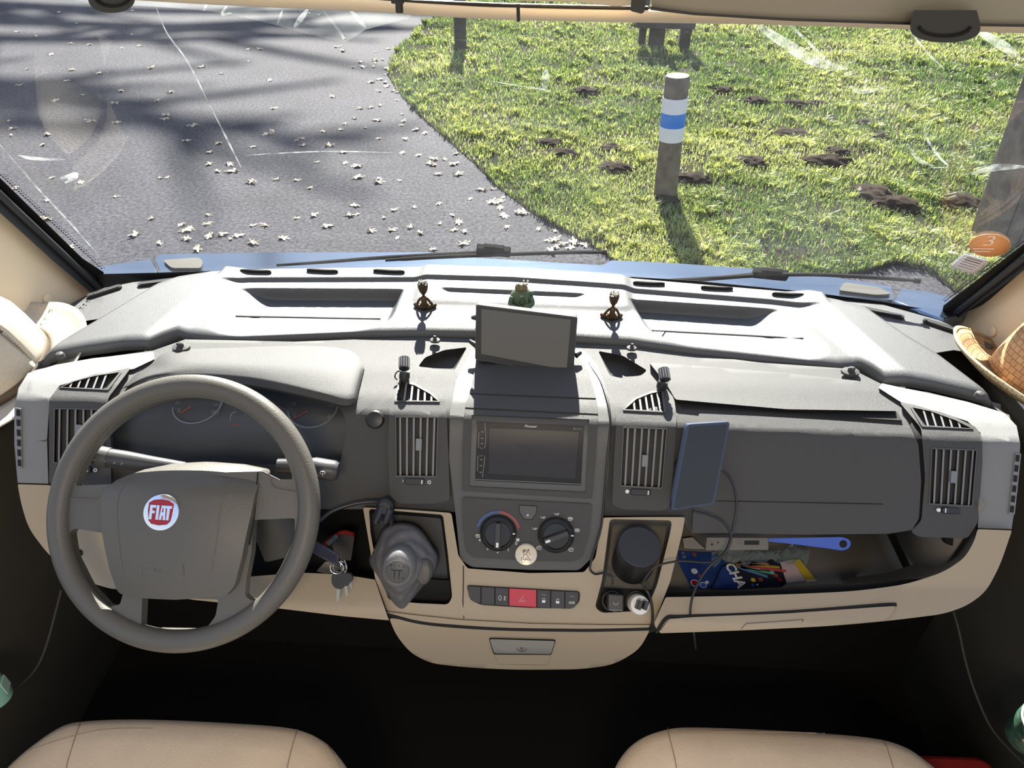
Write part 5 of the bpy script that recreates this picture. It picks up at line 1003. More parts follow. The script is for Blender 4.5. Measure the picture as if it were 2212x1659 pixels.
# plugs in the sockets
pz = np.array([-.05, -.62, .78]); pl = thing('car_charger', S(1322, 1300), 'black car charger plug in the left power socket', 'charger')
o_ = S(1322, 1302, lift=-.004); pf = Fr(o_, (1, 0, 0), np.cross(pz, (1, 0, 0)))
V, Fc = lathe(pf, [(.013, -.02), (.013, .006), (.0125, .008), (.0128, .011), (.012, .013), (.012, .030)], 28); mk('barrel', V, Fc, M['black'], pl)
V, Fc = prism(pf.sh(0, .004, .028), rrect(.026, .026, .003), 0, .022); mk('head', V, Fc, M['black'], pl, bevel=.002)
V, Fc = ringflat(pf.sh(0, .004, .05), .003, .0045, 180, 360, 0, .0008, 14); mk('ring_mark', V, Fc, M['slat'], pl)
V, Fc = rbox(pf.sh(0, -.008, .05), .022, .0012, .0008); mk('edge_line', V, Fc, M['slat'], pl)
pl = thing('car_charger', S(1375, 1300), 'white car charger plug with two black connectors in the right socket', 'charger')
o_ = S(1374, 1303, lift=-.004); pf = Fr(o_, (1, 0, 0), np.cross(pz, (1, 0, 0)))
V, Fc = lathe(pf, [(.0135, -.02), (.0138, .006), (.0165, .010), (.0165, .014), (.0155, .016), (.0155, .040), (.0145, .0415), (.0001, .042)], 36); mk('barrel', V, Fc, M['white'], pl)
for x in (-.0045, .0055):
    V, Fc = prism(pf.sh(x, .001, .041).rot(-.3), rrect(.0065, .014, .001), 0, .028); mk('connector', V, Fc, M['black'], pl, bevel=.001)
# black canister in the cup tray
tc_ = S(1381, 1181, lift=.040); ax = unit(np.array([.02, -.30, .95])); cf = Fr(tc_, (1, 0, 0), np.cross(ax, (1, 0, 0))); R0 = mm(47.5, tc_)
CN = thing('canister', tc_-ax*.075, 'black round canister standing in the right console cup tray', 'canister')
V, Fc = lathe(cf, [(R0*.97, -.082), (R0, -.078), (R0*1.0, -.004), (R0*.97, -.001)], 48); mk('body', V, Fc, M['black'], CN)
V, Fc = lathe(cf, [(R0*.965, -.003), (R0*.955, .0008), (R0*.93, .0016), (.0001, .0016)], 48); mk('lid', V, Fc, mat('blue_black_lid', (.03, .032, .04), .5), CN)
# medal magnet
fr = SF(1136.5, 1198, lift=.021); R0 = mm(24, fr.o); MD = thing('round_medal', fr.o-np.array([0, 0, R0]), 'round pale medal with engraved figures stuck below the heater knobs', 'medal')
V, Fc = lathe(fr, [(R0, -.004), (R0, .0005), (R0*.96, .0014), (R0*.93, .001), (.0001, .001)], 48); mk('disc', V, Fc, mat('pale_brass', (.70, .63, .50), .35, metal=.35), MD)
eng = mat('engraved_brown', (.20, .15, .09), .5); q = R0/24
V, Fc = strokes([[(q*r0*math.cos(a), q*r0*math.sin(a)) for r0 in (13, 21)] for a in np.linspace(.2, 2*PI, 22) if abs(math.sin(a)) < .85], fr, q*.25, 4, .0011); mk('engraved_rays', V, Fc, eng, MD)
V, Fc = join(strokes([[(x*q, y*q) for x, y in L] for L in ([(-9, -13), (-10, -8), (-6, -6), (-5, 2), (-8, 6), (-6, 11), (-1, 12), (1, 7), (0, 2), (4, -2), (5, -7), (10, -9), (9, -14)], [(2, 4), (3, 10), (6, 10), (6, 5), (9, 3), (8, -1)], [(-2, -14), (1, -6), (5, -13)], [(-4, 1), (1, 1)], [(-7, -10), (8, -11)])], fr, q*.7, 5, .0012),
                 lathe(fr.sh(-4.5*q, 8*q, .0008), [(q*3.2, 0), (q*2, .001)], 14), lathe(fr.sh(4.5*q, 11*q, .0008), [(q*2.6, 0), (q*1.6, .001)], 14)); mk('engraved_figures', V, Fc, eng, MD)
V, Fc = strokes([[(x*q, -18.5*q), (x*q+q*1.0, -16.5*q)] for x in np.linspace(-10, 9, 9)], fr, q*.4, 4, .0011); mk('engraved_rim_marks', V, Fc, eng, MD)
# keys hanging at the ignition
KY = thing('car_keys', S(738, 1298, lift=.06), 'bunch of keys hanging from the ignition beside the steering wheel', 'keys')
a, b = S(672, 1178, lift=.075), S(732, 1211, lift=.085); V, Fc = bar(a, b, np.array([.0, .012, .019]), unit(a-CAM)*-.009); mk('key_fob', V, Fc, mat('blue_black_fob', (.018, .022, .04), .3), KY, bevel=.003, smooth=True)
def ringm(c, r, n_, th):
    n_ = unit(n_); e1 = unit(np.cross(n_, (0, 0, 1))); e2 = np.cross(n_, e1); return tube([c+r*(e1*math.cos(t)+e2*math.sin(t)) for t in np.linspace(0, 2*PI, 28, endpoint=False)], th, 8, closed=True)
for (u, v, r_, n_) in ((733, 1224, 13, (.4, -.8, .2)), (742, 1222, 14, (-.7, -.6, .3)), (727, 1226, 14, (.1, -.9, .5))):
    c = S(u, v, lift=.08); V, Fc = ringm(c, mm(r_, c), n_, .0009); mk('key_ring', V, Fc, M['chrome'], KY)
for (u, v, r_, ang) in ((733, 1252, 19, -.06), (745, 1250, 15, .16), (754, 1247, 10, .25)):
    c = S(u, v, lift=.075+.004*ang); kf_ = Fr(c, (1, 0, 0), (0, .55, .83)).rot(ang); R0 = mm(r_, c)
    V, Fc = lathe(kf_, [(R0*.92, -.003), (R0, -.001), (R0, .001), (R0*.92, .003)], 28, (.9, 1.1)); mk('key_head', V, Fc, M['black'], KY)
    V, Fc = prism(kf_, [(-R0*.22, -R0*.9), (R0*.22, -R0*.9), (R0*.20, -R0*2.4), (R0*.02, -R0*2.6), (-R0*.14, -R0*2.4)], -.001, .001); mk('key_blade', V, Fc, mat('worn_steel', (.32, .30, .26), .35, metal=.9), KY)
# ------------------------------------------------------------------ small black clips on the vents
for bx, top_, lab, loop in (((873, 820), (876, 790), 'small black clip with ribbed knob on the vent left of the display', True), ((1428, 838), (1437, 814), 'small black clip with ribbed knob on the vent right of the display', False)):
    b = S(*bx, lift=.014); t = thing('vent_clip', b, lab, 'clip'); u = S(*top_, lift=.05)
    d = u-b; V, Fc = tube([b, b+d*.25, b+d*.6], [.0085, .0095, .0085], 16); mk('body', V, Fc, M['black'], t)
    kf_ = Fr(u, (1, 0, 0), (0, .55, .83)); ng = 22
    V, Fc = tube([u+np.array([-.001, -.009, .0]), u+np.array([-.003, .010, .009])], [.0088, .0088], 22); mk('knob', V, Fc, M['black'], t)
    for i in range(9):
        a = -.5+i*.5; e_ = np.array([math.cos(a)*.0088, -math.sin(a)*.004, math.sin(a)*.0078]); V, Fc = tube([u+e_+np.array([-.001, -.007, .0]), u+e_+np.array([-.003, .009, .009])], .0011, 6); mk('knob_rib', V, Fc, M['silver'], t)
    if loop:
        V, Fc = tube(catmull([S(868, 800, lift=.03), S(857, 804, lift=.03), S(853, 814, lift=.026), S(858, 821, lift=.02)], 6), .0013, 8); mk('loop', V, Fc, M['cable'], t)
# ------------------------------------------------------------------ figurines on the dash top
def blob(c, r, k=(1, 1, 1), n=14, m_=10, fr=None):
    V = []; Fc = []
    R_ = [[nv(c)+np.array([k[0]*r*math.sin(PI*j/m_)*math.cos(2*PI*i/n), k[1]*r*math.sin(PI*j/m_)*math.sin(2*PI*i/n), k[2]*r*math.cos(PI*j/m_)]) for i in range(n)] for j in range(m_+1)]
    return gridmesh(R_, wrapu=True)
def figurine(u, v, h, sg, label):
    c = onpad(u, v); t = thing('meditating_figurine', c, label, 'figurine'); P = lambda x, y, z: c+np.array([x*sg*h, y*h, z*h])
    parts = [tube([P(0, 0, .02), P(0, 0, .10), P(0, .01, .28), P(0, .01, .42), P(0, .01, .50)], [h*.10, h*.115, h*.085, h*.10, h*.035], 14)]
    for s in (-1, 1):
        parts.append(tube(catmull([P(s*.06, 0, .06), P(s*.24, .10, .075), P(s*.30, .18, .06), P(s*.12, .22, .05), P(-s*.06, .20, .05)], 4), [h*.07]*8+[h*.055]*9, 10))
        parts.append(tube(catmull([P(s*.085, .01, .42), P(s*.17, .03, .28), P(s*.23, .10, .15), P(s*.26, .14, .11)], 4), [h*.04]*8+[h*.032]*5, 10))
        parts.append(blob(P(s*.27, .15, .105), h*.045))
    parts.append(tube([P(0, 0, .004), P(0, .1, .004)], [h*.2, h*.2], 16))
    V, Fc = join(*parts); mk('body', V, Fc, M['bronze'], t, angle=180)
    V, Fc = lathe(Fr(P(0, .01, .5), (1, 0, 0), (0, 1, 0)), [(h*.03, 0), (h*.055, .04*h), (h*.12, .14*h), (h*.155, .28*h), (h*.16, .40*h), (h*.14, .41*h), (h*.13, .36*h)], 24); mk('head_cup', V, Fc, M['bronze'], t)
    rr = random.Random(int(u)); V, Fc = join(*[blob(P(rr.uniform(-.12, .12), rr.uniform(-.1, .1), .93+rr.uniform(-.05, .07)), h*rr.uniform(.03, .05), n=8, m_=6) for _ in range(16)]); mk('flowers', V, Fc, M['pewter'], t)
    return t
figurine(917, 668, .0625, 1, 'small bronze meditating figurine left of the navigation display')
figurine(1321, 690, .0600, -1, 'small bronze meditating figurine right of the navigation display')
c = onpad(1126, 664); GF = thing('squat_figurine', c, 'squat dark green figurine behind the navigation display', 'figurine'); h = .050
P = lambda x, y, z: c+np.array([x*h, y*h, z*h])
V, Fc = join(lathe(Fr(c, (1, 0, 0), (0, 1, 0)), [(h*.36, 0), (h*.44, .12*h), (h*.46, .35*h), (h*.40, .62*h), (h*.26, .80*h), (h*.08, .88*h)], 26, (1.05, .85)),
             tube(catmull([P(-.36, -.2, .6), P(-.40, -.33, .32), P(-.1, -.45, .22)], 5), h*.10, 10), tube(catmull([P(.36, -.2, .6), P(.42, -.30, .36), P(.12, -.46, .30)], 5), h*.10, 10), blob(P(.36, -.05, .68), h*.12)); mk('body', V, Fc, M['green_cast'], GF, angle=180)
V, Fc = join(blob(P(-.02, .0, .90), h*.24, (1.05, .95, .75)), blob(P(-.12, -.08, 1.03), h*.07), blob(P(.10, -.08, 1.03), h*.07)); mk('head', V, Fc, mat('rust_green_cast', (.22, .12, .05), .35, col2=(.08, .12, .05), vscale=70), GF, angle=180)
V, Fc = ringm(P(.05, -.40, .48), h*.17, (0, -1, .3), h*.035); mk('dish', V, Fc, M['green_cast'], GF)
rr = random.Random(4); V, Fc = join(*[blob(P(rr.uniform(-.26, .26), rr.uniform(-.1, .1), 1.02+rr.uniform(-.02, .16)), h*.045, n=8, m_=6) for _ in range(9)]); mk('head_knobs', V, Fc, M['pewter'], GF)
# ------------------------------------------------------------------ hats beside the dashboard
def weave(name, c1, c2, sc, row, bstr):
    m = bpy.data.materials.new(name); m.use_nodes = True; n = m.node_tree.nodes; l = m.node_tree.links; b = n['Principled BSDF']; b.inputs['Roughness'].default_value = .65
    uv = n.new('ShaderNodeUVMap'); br = n.new('ShaderNodeTexBrick'); br.inputs['Scale'].default_value = sc; br.inputs['Color1'].default_value = (*c1, 1); br.inputs['Color2'].default_value = (*c2, 1); br.inputs['Mortar'].default_value = (c1[0]*.35, c1[1]*.28, c1[2]*.22, 1)
    br.inputs['Mortar Size'].default_value = .018; br.inputs['Row Height'].default_value = row; br.offset = .5; br.inputs['Brick Width'].default_value = .5
    bp = n.new('ShaderNodeBump'); bp.inputs['Strength'].default_value = bstr; bp.inputs['Distance'].default_value = .002
    l.new(uv.outputs[0], br.inputs[0]); l.new(br.outputs['Color'], b.inputs['Base Color']); iv = n.new('ShaderNodeMath'); iv.operation = 'SUBTRACT'; iv.inputs[0].default_value = 1; l.new(br.outputs['Fac'], iv.inputs[1]); l.new(iv.outputs[0], bp.inputs['Height']); l.new(bp.outputs[0], b.inputs['Normal']); return m
def hatgrid(name, fr, rings, m, parent, k=72, f=None):
    R_ = [[(lambda x, y, z: fr.p(*(f(x, y, z) if f else (x, y, z))))(r*sx_*math.cos(2*PI*i/k), r*sy_*math.sin(2*PI*i/k), z) for i in range(k+1)] for r, sx_, sy_, z in rings]
    V, Fc = gridmesh(R_); o = mk(name, V, Fc, m, parent, angle=180)
    uvl = o.data.uv_layers.new(name='UVMap'); L = []; s = [0]
    for a, b in zip(rings[:-1], rings[1:]): s.append(s[-1]+math.hypot(a[0]-b[0], a[3]-b[3]))
    kd = {}
    for j in range(len(R_)):
        for i in range(k+1): kd[tuple(np.round(R_[j][i]-ORG[o.name], 5))] = (i/k*.55, s[j])
    for p in o.data.polygons:
        us = [kd.get(tuple(np.round(np.array(o.data.vertices[o.data.loops[q].vertex_index].co), 5)), (0, 0)) for q in p.loop_indices]
        mxu = max(u[0] for u in us)
        for q, u in zip(p.loop_indices, us): uvl.data[q].uv = (u[0]+.55 if mxu-u[0] > .3 else u[0], u[1])
    x = o.modifiers.new('solid', 'SOLIDIFY'); x.thickness = .0025; return o
strawm = weave('woven_straw', (.36, .215, .105), (.46, .29, .15), 40, .42, .9); straw_e = weave('straw_edge', (.50, .39, .22), (.58, .46, .28), 60, .3, .8)
panama = weave('fine_white_weave', (.58, .52, .42), (.63, .57, .47), 180, .5, .35)
c = at(2248, 838, z=.886); hf = Fr(c, (.97, 0, -.22), (.10, .95, -.1))
SH = thing('straw_hat', c, 'woven straw hat lying right of the dashboard', 'hat')
curl = lambda x, y, z: (x, y, z+.028*max(0, (math.hypot(x, y)-.095)/.07)**2*abs(x)/(math.hypot(x, y)+1e-6)*1.0)
hatgrid('crown', hf, [(.088, 1, 1.15, 0), (.087, 1, 1.15, .03), (.084, 1, 1.14, .06), (.080, 1, 1.12, .09), (.074, 1, 1.1, .113), (.064, 1, 1.08, .124), (.05, 1, 1.05, .120), (.03, 1, 1, .112), (.004, 1, 1, .110)], strawm, SH)
hatgrid('brim', hf, [(.088, 1, 1.15, 0), (.10, 1, 1.13, -.003), (.12, 1, 1.1, -.004), (.14, 1, 1.1, -.002), (.158, 1, 1.1, .002)], strawm, SH, f=curl)
hatgrid('brim_edge', hf, [(.154, 1, 1.1, .000), (.160, 1, 1.1, .006), (.166, 1, 1.1, .002), (.160, 1, 1.1, -.003), (.154, 1, 1.1, -.001)], straw_e, SH, f=curl)
rr = random.Random(8); fz_ = []
for i in range(60):
    a = rr.uniform(0, 2*PI); r0 = rr.uniform(.02, .072); p = hf.p(r0*math.cos(a), r0*math.sin(a)*1.1, .114+.01*(r0 > .04)); fz_.append(tube([p, p+hf.ez*.010+hf.ex*rr.uniform(-.01, .01), p+hf.ez*.016+hf.ex*rr.uniform(-.02, .02)+hf.ey*rr.uniform(-.02, .02)], .0009, 4))
V, Fc = join(*fz_); mk('frayed_straw', V, Fc, mat('dark_frayed_straw', (.28, .20, .11), .8), SH)
c = at(-20, 802, z=.895); hf = Fr(c, (.98, 0, .04), (.0, .98, .16)); FH = thing('fedora_hat', c, 'cream fine-woven fedora lying left of the dashboard', 'hat')
pinch = lambda x, y, z: (x*(1-.18*max(0, z/.12)**2*(1 if y < 0 else .3)), y, z-.030*max(0, z-.08)/.05*math.exp(-(x/.035)**2))
hatgrid('crown', hf, [(.094, 1, 1.18, 0), (.093, 1, 1.18, .03), (.090, 1, 1.17, .06), (.086, 1, 1.15, .09), (.079, 1, 1.12, .115), (.068, 1, 1.1, .128), (.05, 1, 1.05, .132), (.028, 1, 1, .132), (.004, 1, 1, .132)], panama, FH, f=pinch)
curl2 = lambda x, y, z: (x, y, z+.022*max(0, (math.hypot(x, y)-.10)/.07)**2*abs(x)/(math.hypot(x, y)+1e-6))
hatgrid('brim', hf, [(.094, 1, 1.18, 0), (.11, 1, 1.15, -.002), (.13, 1, 1.13, -.003), (.155, 1, 1.1, -.001), (.166, 1, 1.1, .001)], panama, FH, f=curl2)
hatgrid('band', hf, [(.0955, 1, 1.18, .001), (.0955, 1, 1.18, .012), (.0945, 1, 1.18, .018)], mat('brown_hat_band', (.10, .07, .045), .7), FH)
# ------------------------------------------------------------------ things on the shelves
def ZF(z): return lambda u, v, l: at(u, v, z=z+l)
t = thing('activity_book', at(1520, 1250, z=ZS), 'blue children\'s card with red and blue dots on the passenger shelf', 'card')
plate('card', [(1466, 1190), (1545, 1194), (1575, 1221), (1552, 1262), (1536, 1272), (1495, 1273), (1464, 1213)], M['navy'], t, fn=ZF(ZS+.006), thick=.004, step=20, bevel=.0005)
def dotp(u, v, r_, m_, par, z, r0=0):
    c = at(u, v, z=z); f_ = Fr(c, (1, 0, 0), (0, 1, 0)); V, Fc = (ringflat(f_, mm(r0, c), mm(r_, c), 0, 360, 0, .0006, 18) if r0 else prism(f_, circ(mm(r_, c), 18), 0, .0005)); mk('printed_dot', V, Fc, m_, par)
for u, v, r_, m_ in ((1501, 1260, 7.5, 'badge_red'), (1519, 1264, 6, 'blue'), (1527, 1258, 4, 'mark'), (1500, 1234, 7, 'mark'), (1475, 1195, 3, 'slat'), (1478, 1203, 4, 'slat'), (1500, 1198, 5, 'redmark'), (1512, 1244, 4, 'redmark')):
    dotp(u, v, r_, M[m_], t, ZS+.0062)
for u, v, r_ in ((1501, 1260, 9), (1519, 1264, 7.5)): dotp(u, v, r_, M['mark'], t, ZS+.0062, r_-1.5)
t = thing('pencil_packet', at(1640, 1255, z=ZS), 'dark packet printed with coloured pencils and big letters CHA', 'packet')
plate('packet', roundpoly([(1560, 1222), (1620, 1212), (1690, 1211), (1702, 1258), (1690, 1268), (1600, 1273), (1536, 1272)], 3), M['darkprint'], t, fn=ZF(ZS+.014), thick=.007, step=20, bevel=.0015)
plate('pink_panel', [(1685, 1214), (1711, 1209), (1740, 1254), (1699, 1259)], M['pink'], t, fn=ZF(ZS+.0148), thick=.0006, step=20, bevel=0)
plate('blue_panel', [(1560, 1224), (1582, 1224), (1600, 1272), (1540, 1271)], M['navy'], t, fn=ZF(ZS+.0148), thick=.0006, step=20, bevel=0)
c = at(1588, 1243, z=ZS+.0154); f_ = Fr(c, at(1576, 1222, z=ZS+.0154)-at(1598, 1260, z=ZS+.0154), (-1, .25, 0)); text('big_letters', 'CHA', f_.rot(PI), mm(21, c), M['mark'], t, bold=.035)
cols = [(.45, .20, .08), (.55, .55, .5), (.5, .08, .08), (.1, .35, .18), (.1, .25, .45), (.5, .3, .05)]
for i, (a, b) in enumerate((((1590, 1221), (1660, 1219)), ((1593, 1223), (1643, 1232)), ((1600, 1222), (1698, 1234)), ((1600, 1226), (1664, 1238)), ((1596, 1226), (1658, 1246)), ((1605, 1219), (1684, 1226)))):
    V, Fc = bar(at(*a, z=ZS+.0146), at(*b, z=ZS+.0146), (0, .005, 0), (0, 0, .0008)); mk('printed_pencil', V, Fc, mat('pencil_print', cols[i], .4), t)
for u, v, r_, m_ in ((1627, 1253, 5, 'yellow'), (1643, 1252, 5, 'redmark'), (1668, 1237, 5, 'teal'), (1676, 1243, 5, 'redmark'), (1684, 1252, 5, 'badge_red'), (1626, 1264, 3, 'blue'), (1636, 1263, 2, 'mark')): dotp(u, v, r_, M[m_], t, ZS+.0146)
t = thing('yellow_packet', at(1742, 1250, z=ZS), 'flat yellow packet at the right end of the passenger shelf clutter', 'packet')
plate('packet', [(1711, 1209), (1728, 1208), (1764, 1254), (1742, 1256)], M['yellow'], t, fn=ZF(ZS+.012), thick=.009, step=20, bevel=.0006)
plate('white_edge', [(1742, 1254), (1764, 1252.5), (1764, 1254.5), (1742, 1256.5)], M['white'], t, fn=ZF(ZS+.0124), thick=.001, step=20, bevel=0)
t = thing('plastic_bag', at(1640, 1195, z=ZS), 'crumpled clear plastic bag under the media port panel', 'bag')
bag = bpy.data.materials.new('clear_crumpled_film'); bag.use_nodes = True; n_ = bag.node_tree.nodes; l_ = bag.node_tree.links; b = n_['Principled BSDF']; b.inputs['Base Color'].default_value = (.25, .34, .34, 1); b.inputs['Roughness'].default_value = .15
tr = n_.new('ShaderNodeBsdfTransparent'); mx = n_.new('ShaderNodeMixShader'); mx.inputs[0].default_value = .28; l_.new(tr.outputs[0], mx.inputs[1]); l_.new(b.outputs[0], mx.inputs[2]); l_.new(mx.outputs[0], n_['Material Output'].inputs[0])
rows = []
for j in range(14):
    r_ = []
    for i in range(44):
        u = 1535+(1744-1535)*i/43; vt, vb = 1188-6*math.sin(i*.2), 1221-7*i/43+5*math.sin(i*.9); p = at(u, vt+(vb-vt)*j/13, z=ZS+.024)
        p = p+np.array([0, 0, .016*mnoise.fractal(Vector((p[0]*38, p[1]*38, 2)), .6, 2.3, 4)+.012*math.sin(PI*j/13)]); r_.append(p)
    rows.append(r_)
V, Fc = gridmesh(rows); mk('film', V, Fc, bag, t, angle=25)
t = thing('blue_scraper', at(1760, 1175, z=ZS+.03), 'blue plastic tool handle with a round hole on the passenger shelf', 'tool')
hole = [(1821.5+8.5*math.cos(a), 1175+8.5*math.sin(a)) for a in np.linspace(0, 2*PI, 24, endpoint=False)]
plate('handle', roundpoly([(1660, 1163), (1760, 1161), (1822, 1160), (1838, 1168), (1837, 1182), (1822, 1190), (1790, 1185), (1720, 1176), (1660, 1170)], [0, 0, 9, 9, 9, 9, 0, 0, 0]), M['blue'], t, fn=lambda u, v, l: S(u, v, G0, l-.06), thick=.012, holes=[hole], step=20, bevel=.004)
t = thing('paper_slip', at(1500, 1178, z=ZS), 'pale folded paper slip at the left of the passenger shelf', 'paper')
plate('slip', [(1474, 1163), (1496, 1160), (1524, 1186), (1478, 1184)], M['paper'], t, fn=ZF(ZS+.016), thick=.012, bevel=.001)
# driver shelf
t = thing('grey_box', at(735, 1200, z=ZS), 'grey box with a red lid lying on the driver shelf', 'box')
gb = mat('dull_grey_card', (.16, .15, .14), .6)
plate('body', roundpoly([(742, 1150), (766, 1156), (762, 1185), (758, 1212), (728, 1206), (716, 1176)], 4), gb, t, fn=ZF(ZS+.05), thick=.04, bevel=.003)
V, Fc = tube([at(u, v, z=ZS+.058) for u, v in catmull([(702, 1176), (708, 1168), (722, 1158), (736, 1151), (750, 1150), (764, 1155)], 6)], .004, 8); mk('red_lid_rim', V, Fc, M['redcase'], t)
V, Fc = tube([at(708, 1174, z=ZS+.062), at(727, 1158, z=ZS+.062)], .005, 10); mk('white_cap', V, Fc, M['slat'], t)
t = thing('ribbed_paper_roll', at(715, 1228, z=ZS), 'pale ribbed paper lying at the front of the driver shelf', 'paper')
plate('roll', roundpoly([(683, 1234), (703, 1213), (722, 1215), (745, 1222), (748, 1240), (700, 1238)], 3), M['paper'], t, fn=ZF(ZS+.02), thick=.014, bevel=.003)
for i in range(9):
    a, b = lerp((686, 1233), (744, 1239), i/9), lerp((704, 1216), (742, 1222), i/9); V, Fc = tube([at(*a, z=ZS+.0205), at(*b, z=ZS+.0205)], .0006, 5); mk('rib', V, Fc, mat('paper_rib', (.45, .41, .36), .6), t)
# ------------------------------------------------------------------ seats, door pockets
def seat(outl, ctr, label, hw, yb_):
    o2 = [at(u, v, z=.500)[:2] for u, v in outl]; t = thing('seat', (ctr, .3, 0), label, 'seat'); C_ = catmull(o2, 6); n = len(C_)
    bc = np.array([ctr, yb_]); rows = []
    for r_, z in ((1.0, .30), (1.0, .40), (1.0, .44), (.995, .465), (.975, .487), (.93, .502), (.84, .512), (.6, .520), (.3, .522), (.05, .522)):
        rows.append([tuple(np.array([ctr, .18])+(p-np.array([ctr, .18]))*r_)+(z,) for p in C_])
    V, Fc = gridmesh(rows); o = mk('cushion', V, Fc, M['seat'], t, angle=180)
    return t, o, (C_, ctr)
def cush_z(C_, ctr, p):
    c = np.array([ctr, .18]); d = p-c; a = math.atan2(d[1], d[0]); A = [abs((math.atan2(*(q-c)[::-1])-a+PI) % (2*PI)-PI) for q in C_]; r_ = np.linalg.norm(d)/np.linalg.norm(C_[int(np.argmin(A))]-c)
    return float(np.interp(r_, [.3, .6, .84, .93, .975, .995, 1.0], [.522, .520, .512, .502, .487, .465, .44]))
def on_cush(CC, u, v):
    z = .5
    for _ in range(8): z = cush_z(CC[0], CC[1], at(u, v, z=z)[:2])
    return at(u, v, z=z+.0004)
def creases(par, CC, L):
    for P in L: V, Fc = tube([on_cush(CC, u, v) for u, v in catmull(P, 8)], .0009, 6); mk('seam', V, Fc, mat('seam_thread', (.36, .27, .18), .7), par)
lea = M['seat'].node_tree; vz = lea.nodes.new('ShaderNodeTexVoronoi'); vz.feature = 'DISTANCE_TO_EDGE'; vz.inputs['Scale'].default_value = 130; tcx = lea.nodes.new('ShaderNodeTexCoord')
nzz = lea.nodes.new('ShaderNodeTexNoise'); nzz.inputs['Scale'].default_value = 40; vm = lea.nodes.new('ShaderNodeMixRGB'); vm.inputs[0].default_value = .06; lea.links.new(tcx.outputs['Object'], nzz.inputs[0]); lea.links.new(tcx.outputs['Object'], vm.inputs[1]); lea.links.new(nzz.outputs['Color'], vm.inputs[2]); lea.links.new(vm.outputs[0], vz.inputs['Vector'])
mpz = lea.nodes.new('ShaderNodeMapRange'); mpz.inputs[2].default_value = .10; lea.links.new(vz.outputs[0], mpz.inputs[0]); bpz = lea.nodes.new('ShaderNodeBump'); bpz.inputs['Strength'].default_value = .22; bpz.inputs['Distance'].default_value = .0015; lea.links.new(mpz.outputs[0], bpz.inputs['Height']); lea.links.new(bpz.outputs[0], lea.nodes['Principled BSDF'].inputs['Normal'])
ST1, so, CC1 = seat([(-150, 1900), (-60, 1720), (0, 1645), (60, 1592), (125, 1550), (180, 1538), (300, 1534), (480, 1541), (630, 1553), (690, 1575), (728, 1612), (760, 1662), (800, 1760), (820, 1900)], -.50, 'cream leatherette driver seat at the lower left', .28, .1)
creases(ST1, CC1, [[(173, 1562), (160, 1600), (145, 1650), (140, 1690)], [(642, 1576), (632, 1610), (622, 1650), (618, 1690)], [(60, 1622), (130, 1598), (200, 1580), (260, 1574), (330, 1574)], [(710, 1612), (728, 1645), (744, 1680)]])
ST2, so, CC2 = seat([(1270, 1900), (1300, 1740), (1322, 1660), (1345, 1612), (1380, 1577), (1430, 1556), (1500, 1550), (1700, 1558), (1880, 1572), (1960, 1592), (2010, 1624), (2052, 1662), (2120, 1760), (2180, 1900)], .46, 'cream leatherette passenger seat at the lower right', .28, .1)
creases(ST2, CC2, [[(1442, 1572), (1448, 1600), (1458, 1640), (1466, 1690)], [(1908, 1600), (1918, 1620), (1930, 1660), (1938, 1690)], [(1540, 1580), (1700, 1582), (1780, 1584)]])
t = thing('teal_bottle', at(0, 1505, x=-.93), 'pale teal plastic bottle in the left door pocket', 'bottle')
c = at(-20, 1508, x=-.925); bfz = Fr(c, (0, 1, 0), (-1, 0, 0)); bfz = Fr(c, (1, 0, 0), (0, 1, 0))
V, Fc = lathe(bfz, [(.030, 0), (.034, .004), (.034, .055), (.031, .066), (.020, .078), (.018, .082)], 32, (1.15, .9)); mk('body', V, Fc, M['teal'], t)
V, Fc = prism(Fr(at(12, 1478, x=-.885), (.35, -.9, 0), (0, 0, 1)), rrect(.022, .03, .002), -.001, .001); mk('paper_tab', V, Fc, mat('pale_teal_label', (.40, .60, .52), .5), t)
c = at(2215, 1590, x=.90); t = thing('planter_cup', c, 'green patterned white cup in the right door pocket', 'cup'); cf = Fr(c, (1, 0, .1), (0, 1, .25))
R0 = .042; V, Fc = lathe(cf, [(R0*.75, 0), (R0*.85, .03), (R0*1.0, .085), (R0*.93, .085), (R0*.8, .03), (.001, .026)], 44); mk('body', V, Fc, mat('green_glazed_pattern', (.03, .09, .055), .3, col2=(.12, .22, .15), vscale=55), t)
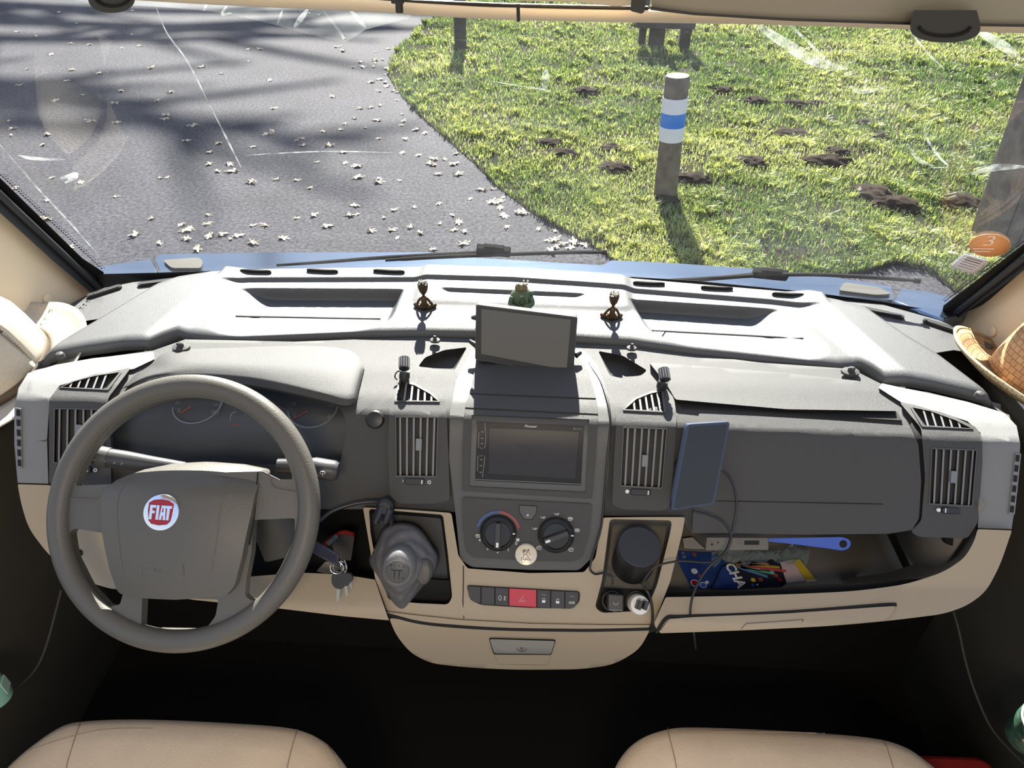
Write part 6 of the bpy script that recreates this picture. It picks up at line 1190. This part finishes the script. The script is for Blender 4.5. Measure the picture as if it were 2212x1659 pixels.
V, Fc = lathe(cf, [(R0*1.0, .084), (R0*1.005, .0865), (R0*.95, .087), (R0*.93, .084), (R0*.8, .03), (.001, .027)], 44); mk('white_lining', V, Fc, M['white'], t)
for i in range(7):
    a = -2.6+.32*i; V, Fc = lathe(Fr(cf.p(R0*.97*math.cos(a), R0*.97*math.sin(a), .058+.006*math.sin(i*2.1)), np.cross((0, 0, 1), (math.cos(a), math.sin(a), 0)), (0, 0, 1)), [(.005, -.001), (.004, .001)], 10, (1.3, .6)); mk('painted_leaf', V, Fc, mat('painted_cream_leaf', (.50, .45, .22), .4), t)
t = thing('white_stick', cf.p(.02, .005, .05), 'white rounded stick standing in the patterned cup', 'stick'); V, Fc = tube([cf.p(.015, .0, .045), cf.p(.017, .002, .06), cf.p(.03, .01, .12), cf.p(.04, .02, .17)], [.006, .010, .011, .011], 16); mk('stick', V, Fc, M['white'], t)
t = thing('red_case', at(2060, 1660, z=.06), 'dark red case on the floor beside the passenger seat', 'case'); V, Fc = prism(Fr(at(2070, 1690, z=.30), (1, .02, 0), (0, 1, 0)), rrect(.17, .10, .03), -.28, .0); mk('body', V, Fc, M['redcase'], t, bevel=.01)
for P, nm, lab in (([(132, 1275), (118, 1330), (98, 1400), (75, 1448), (40, 1482), (0, 1512), (-30, 1530)], 'trim_13', 'left'), ([(2060, 1322), (2072, 1365), (2086, 1430), (2108, 1500), (2140, 1570), (2180, 1618), (2225, 1660)], 'trim_14', 'right')):
    V, Fc = tube([at(u, v, x=-.93 if lab == 'left' else .93) for u, v in catmull(P, 6)], .0022, 8); o = mk(nm, V, Fc, mat('grey_edge_piping', (.09, .085, .075), .7)); tag(o, 'thin grey piping along the %s door pocket' % lab, 'piping', kind='structure')

# ------------------------------------------------------------------ groups of like things
for base, g in (('windscreen_wiper', 'wipers at the windscreen foot'), ('car_charger', 'charger plugs in the power sockets'), ('vent_clip', 'clips on the centre vents'), ('seat', 'cream cab seats'), ('grip', 'grips above the windscreen'), ('meditating_figurine', 'meditating figurines on the dash top'), ('charging_cable', 'charging cables'), ('power_cable', 'power cables')):
    for o in COL.objects:
        if o.parent is None and o.name.split('.')[0] == base: o['group'] = g
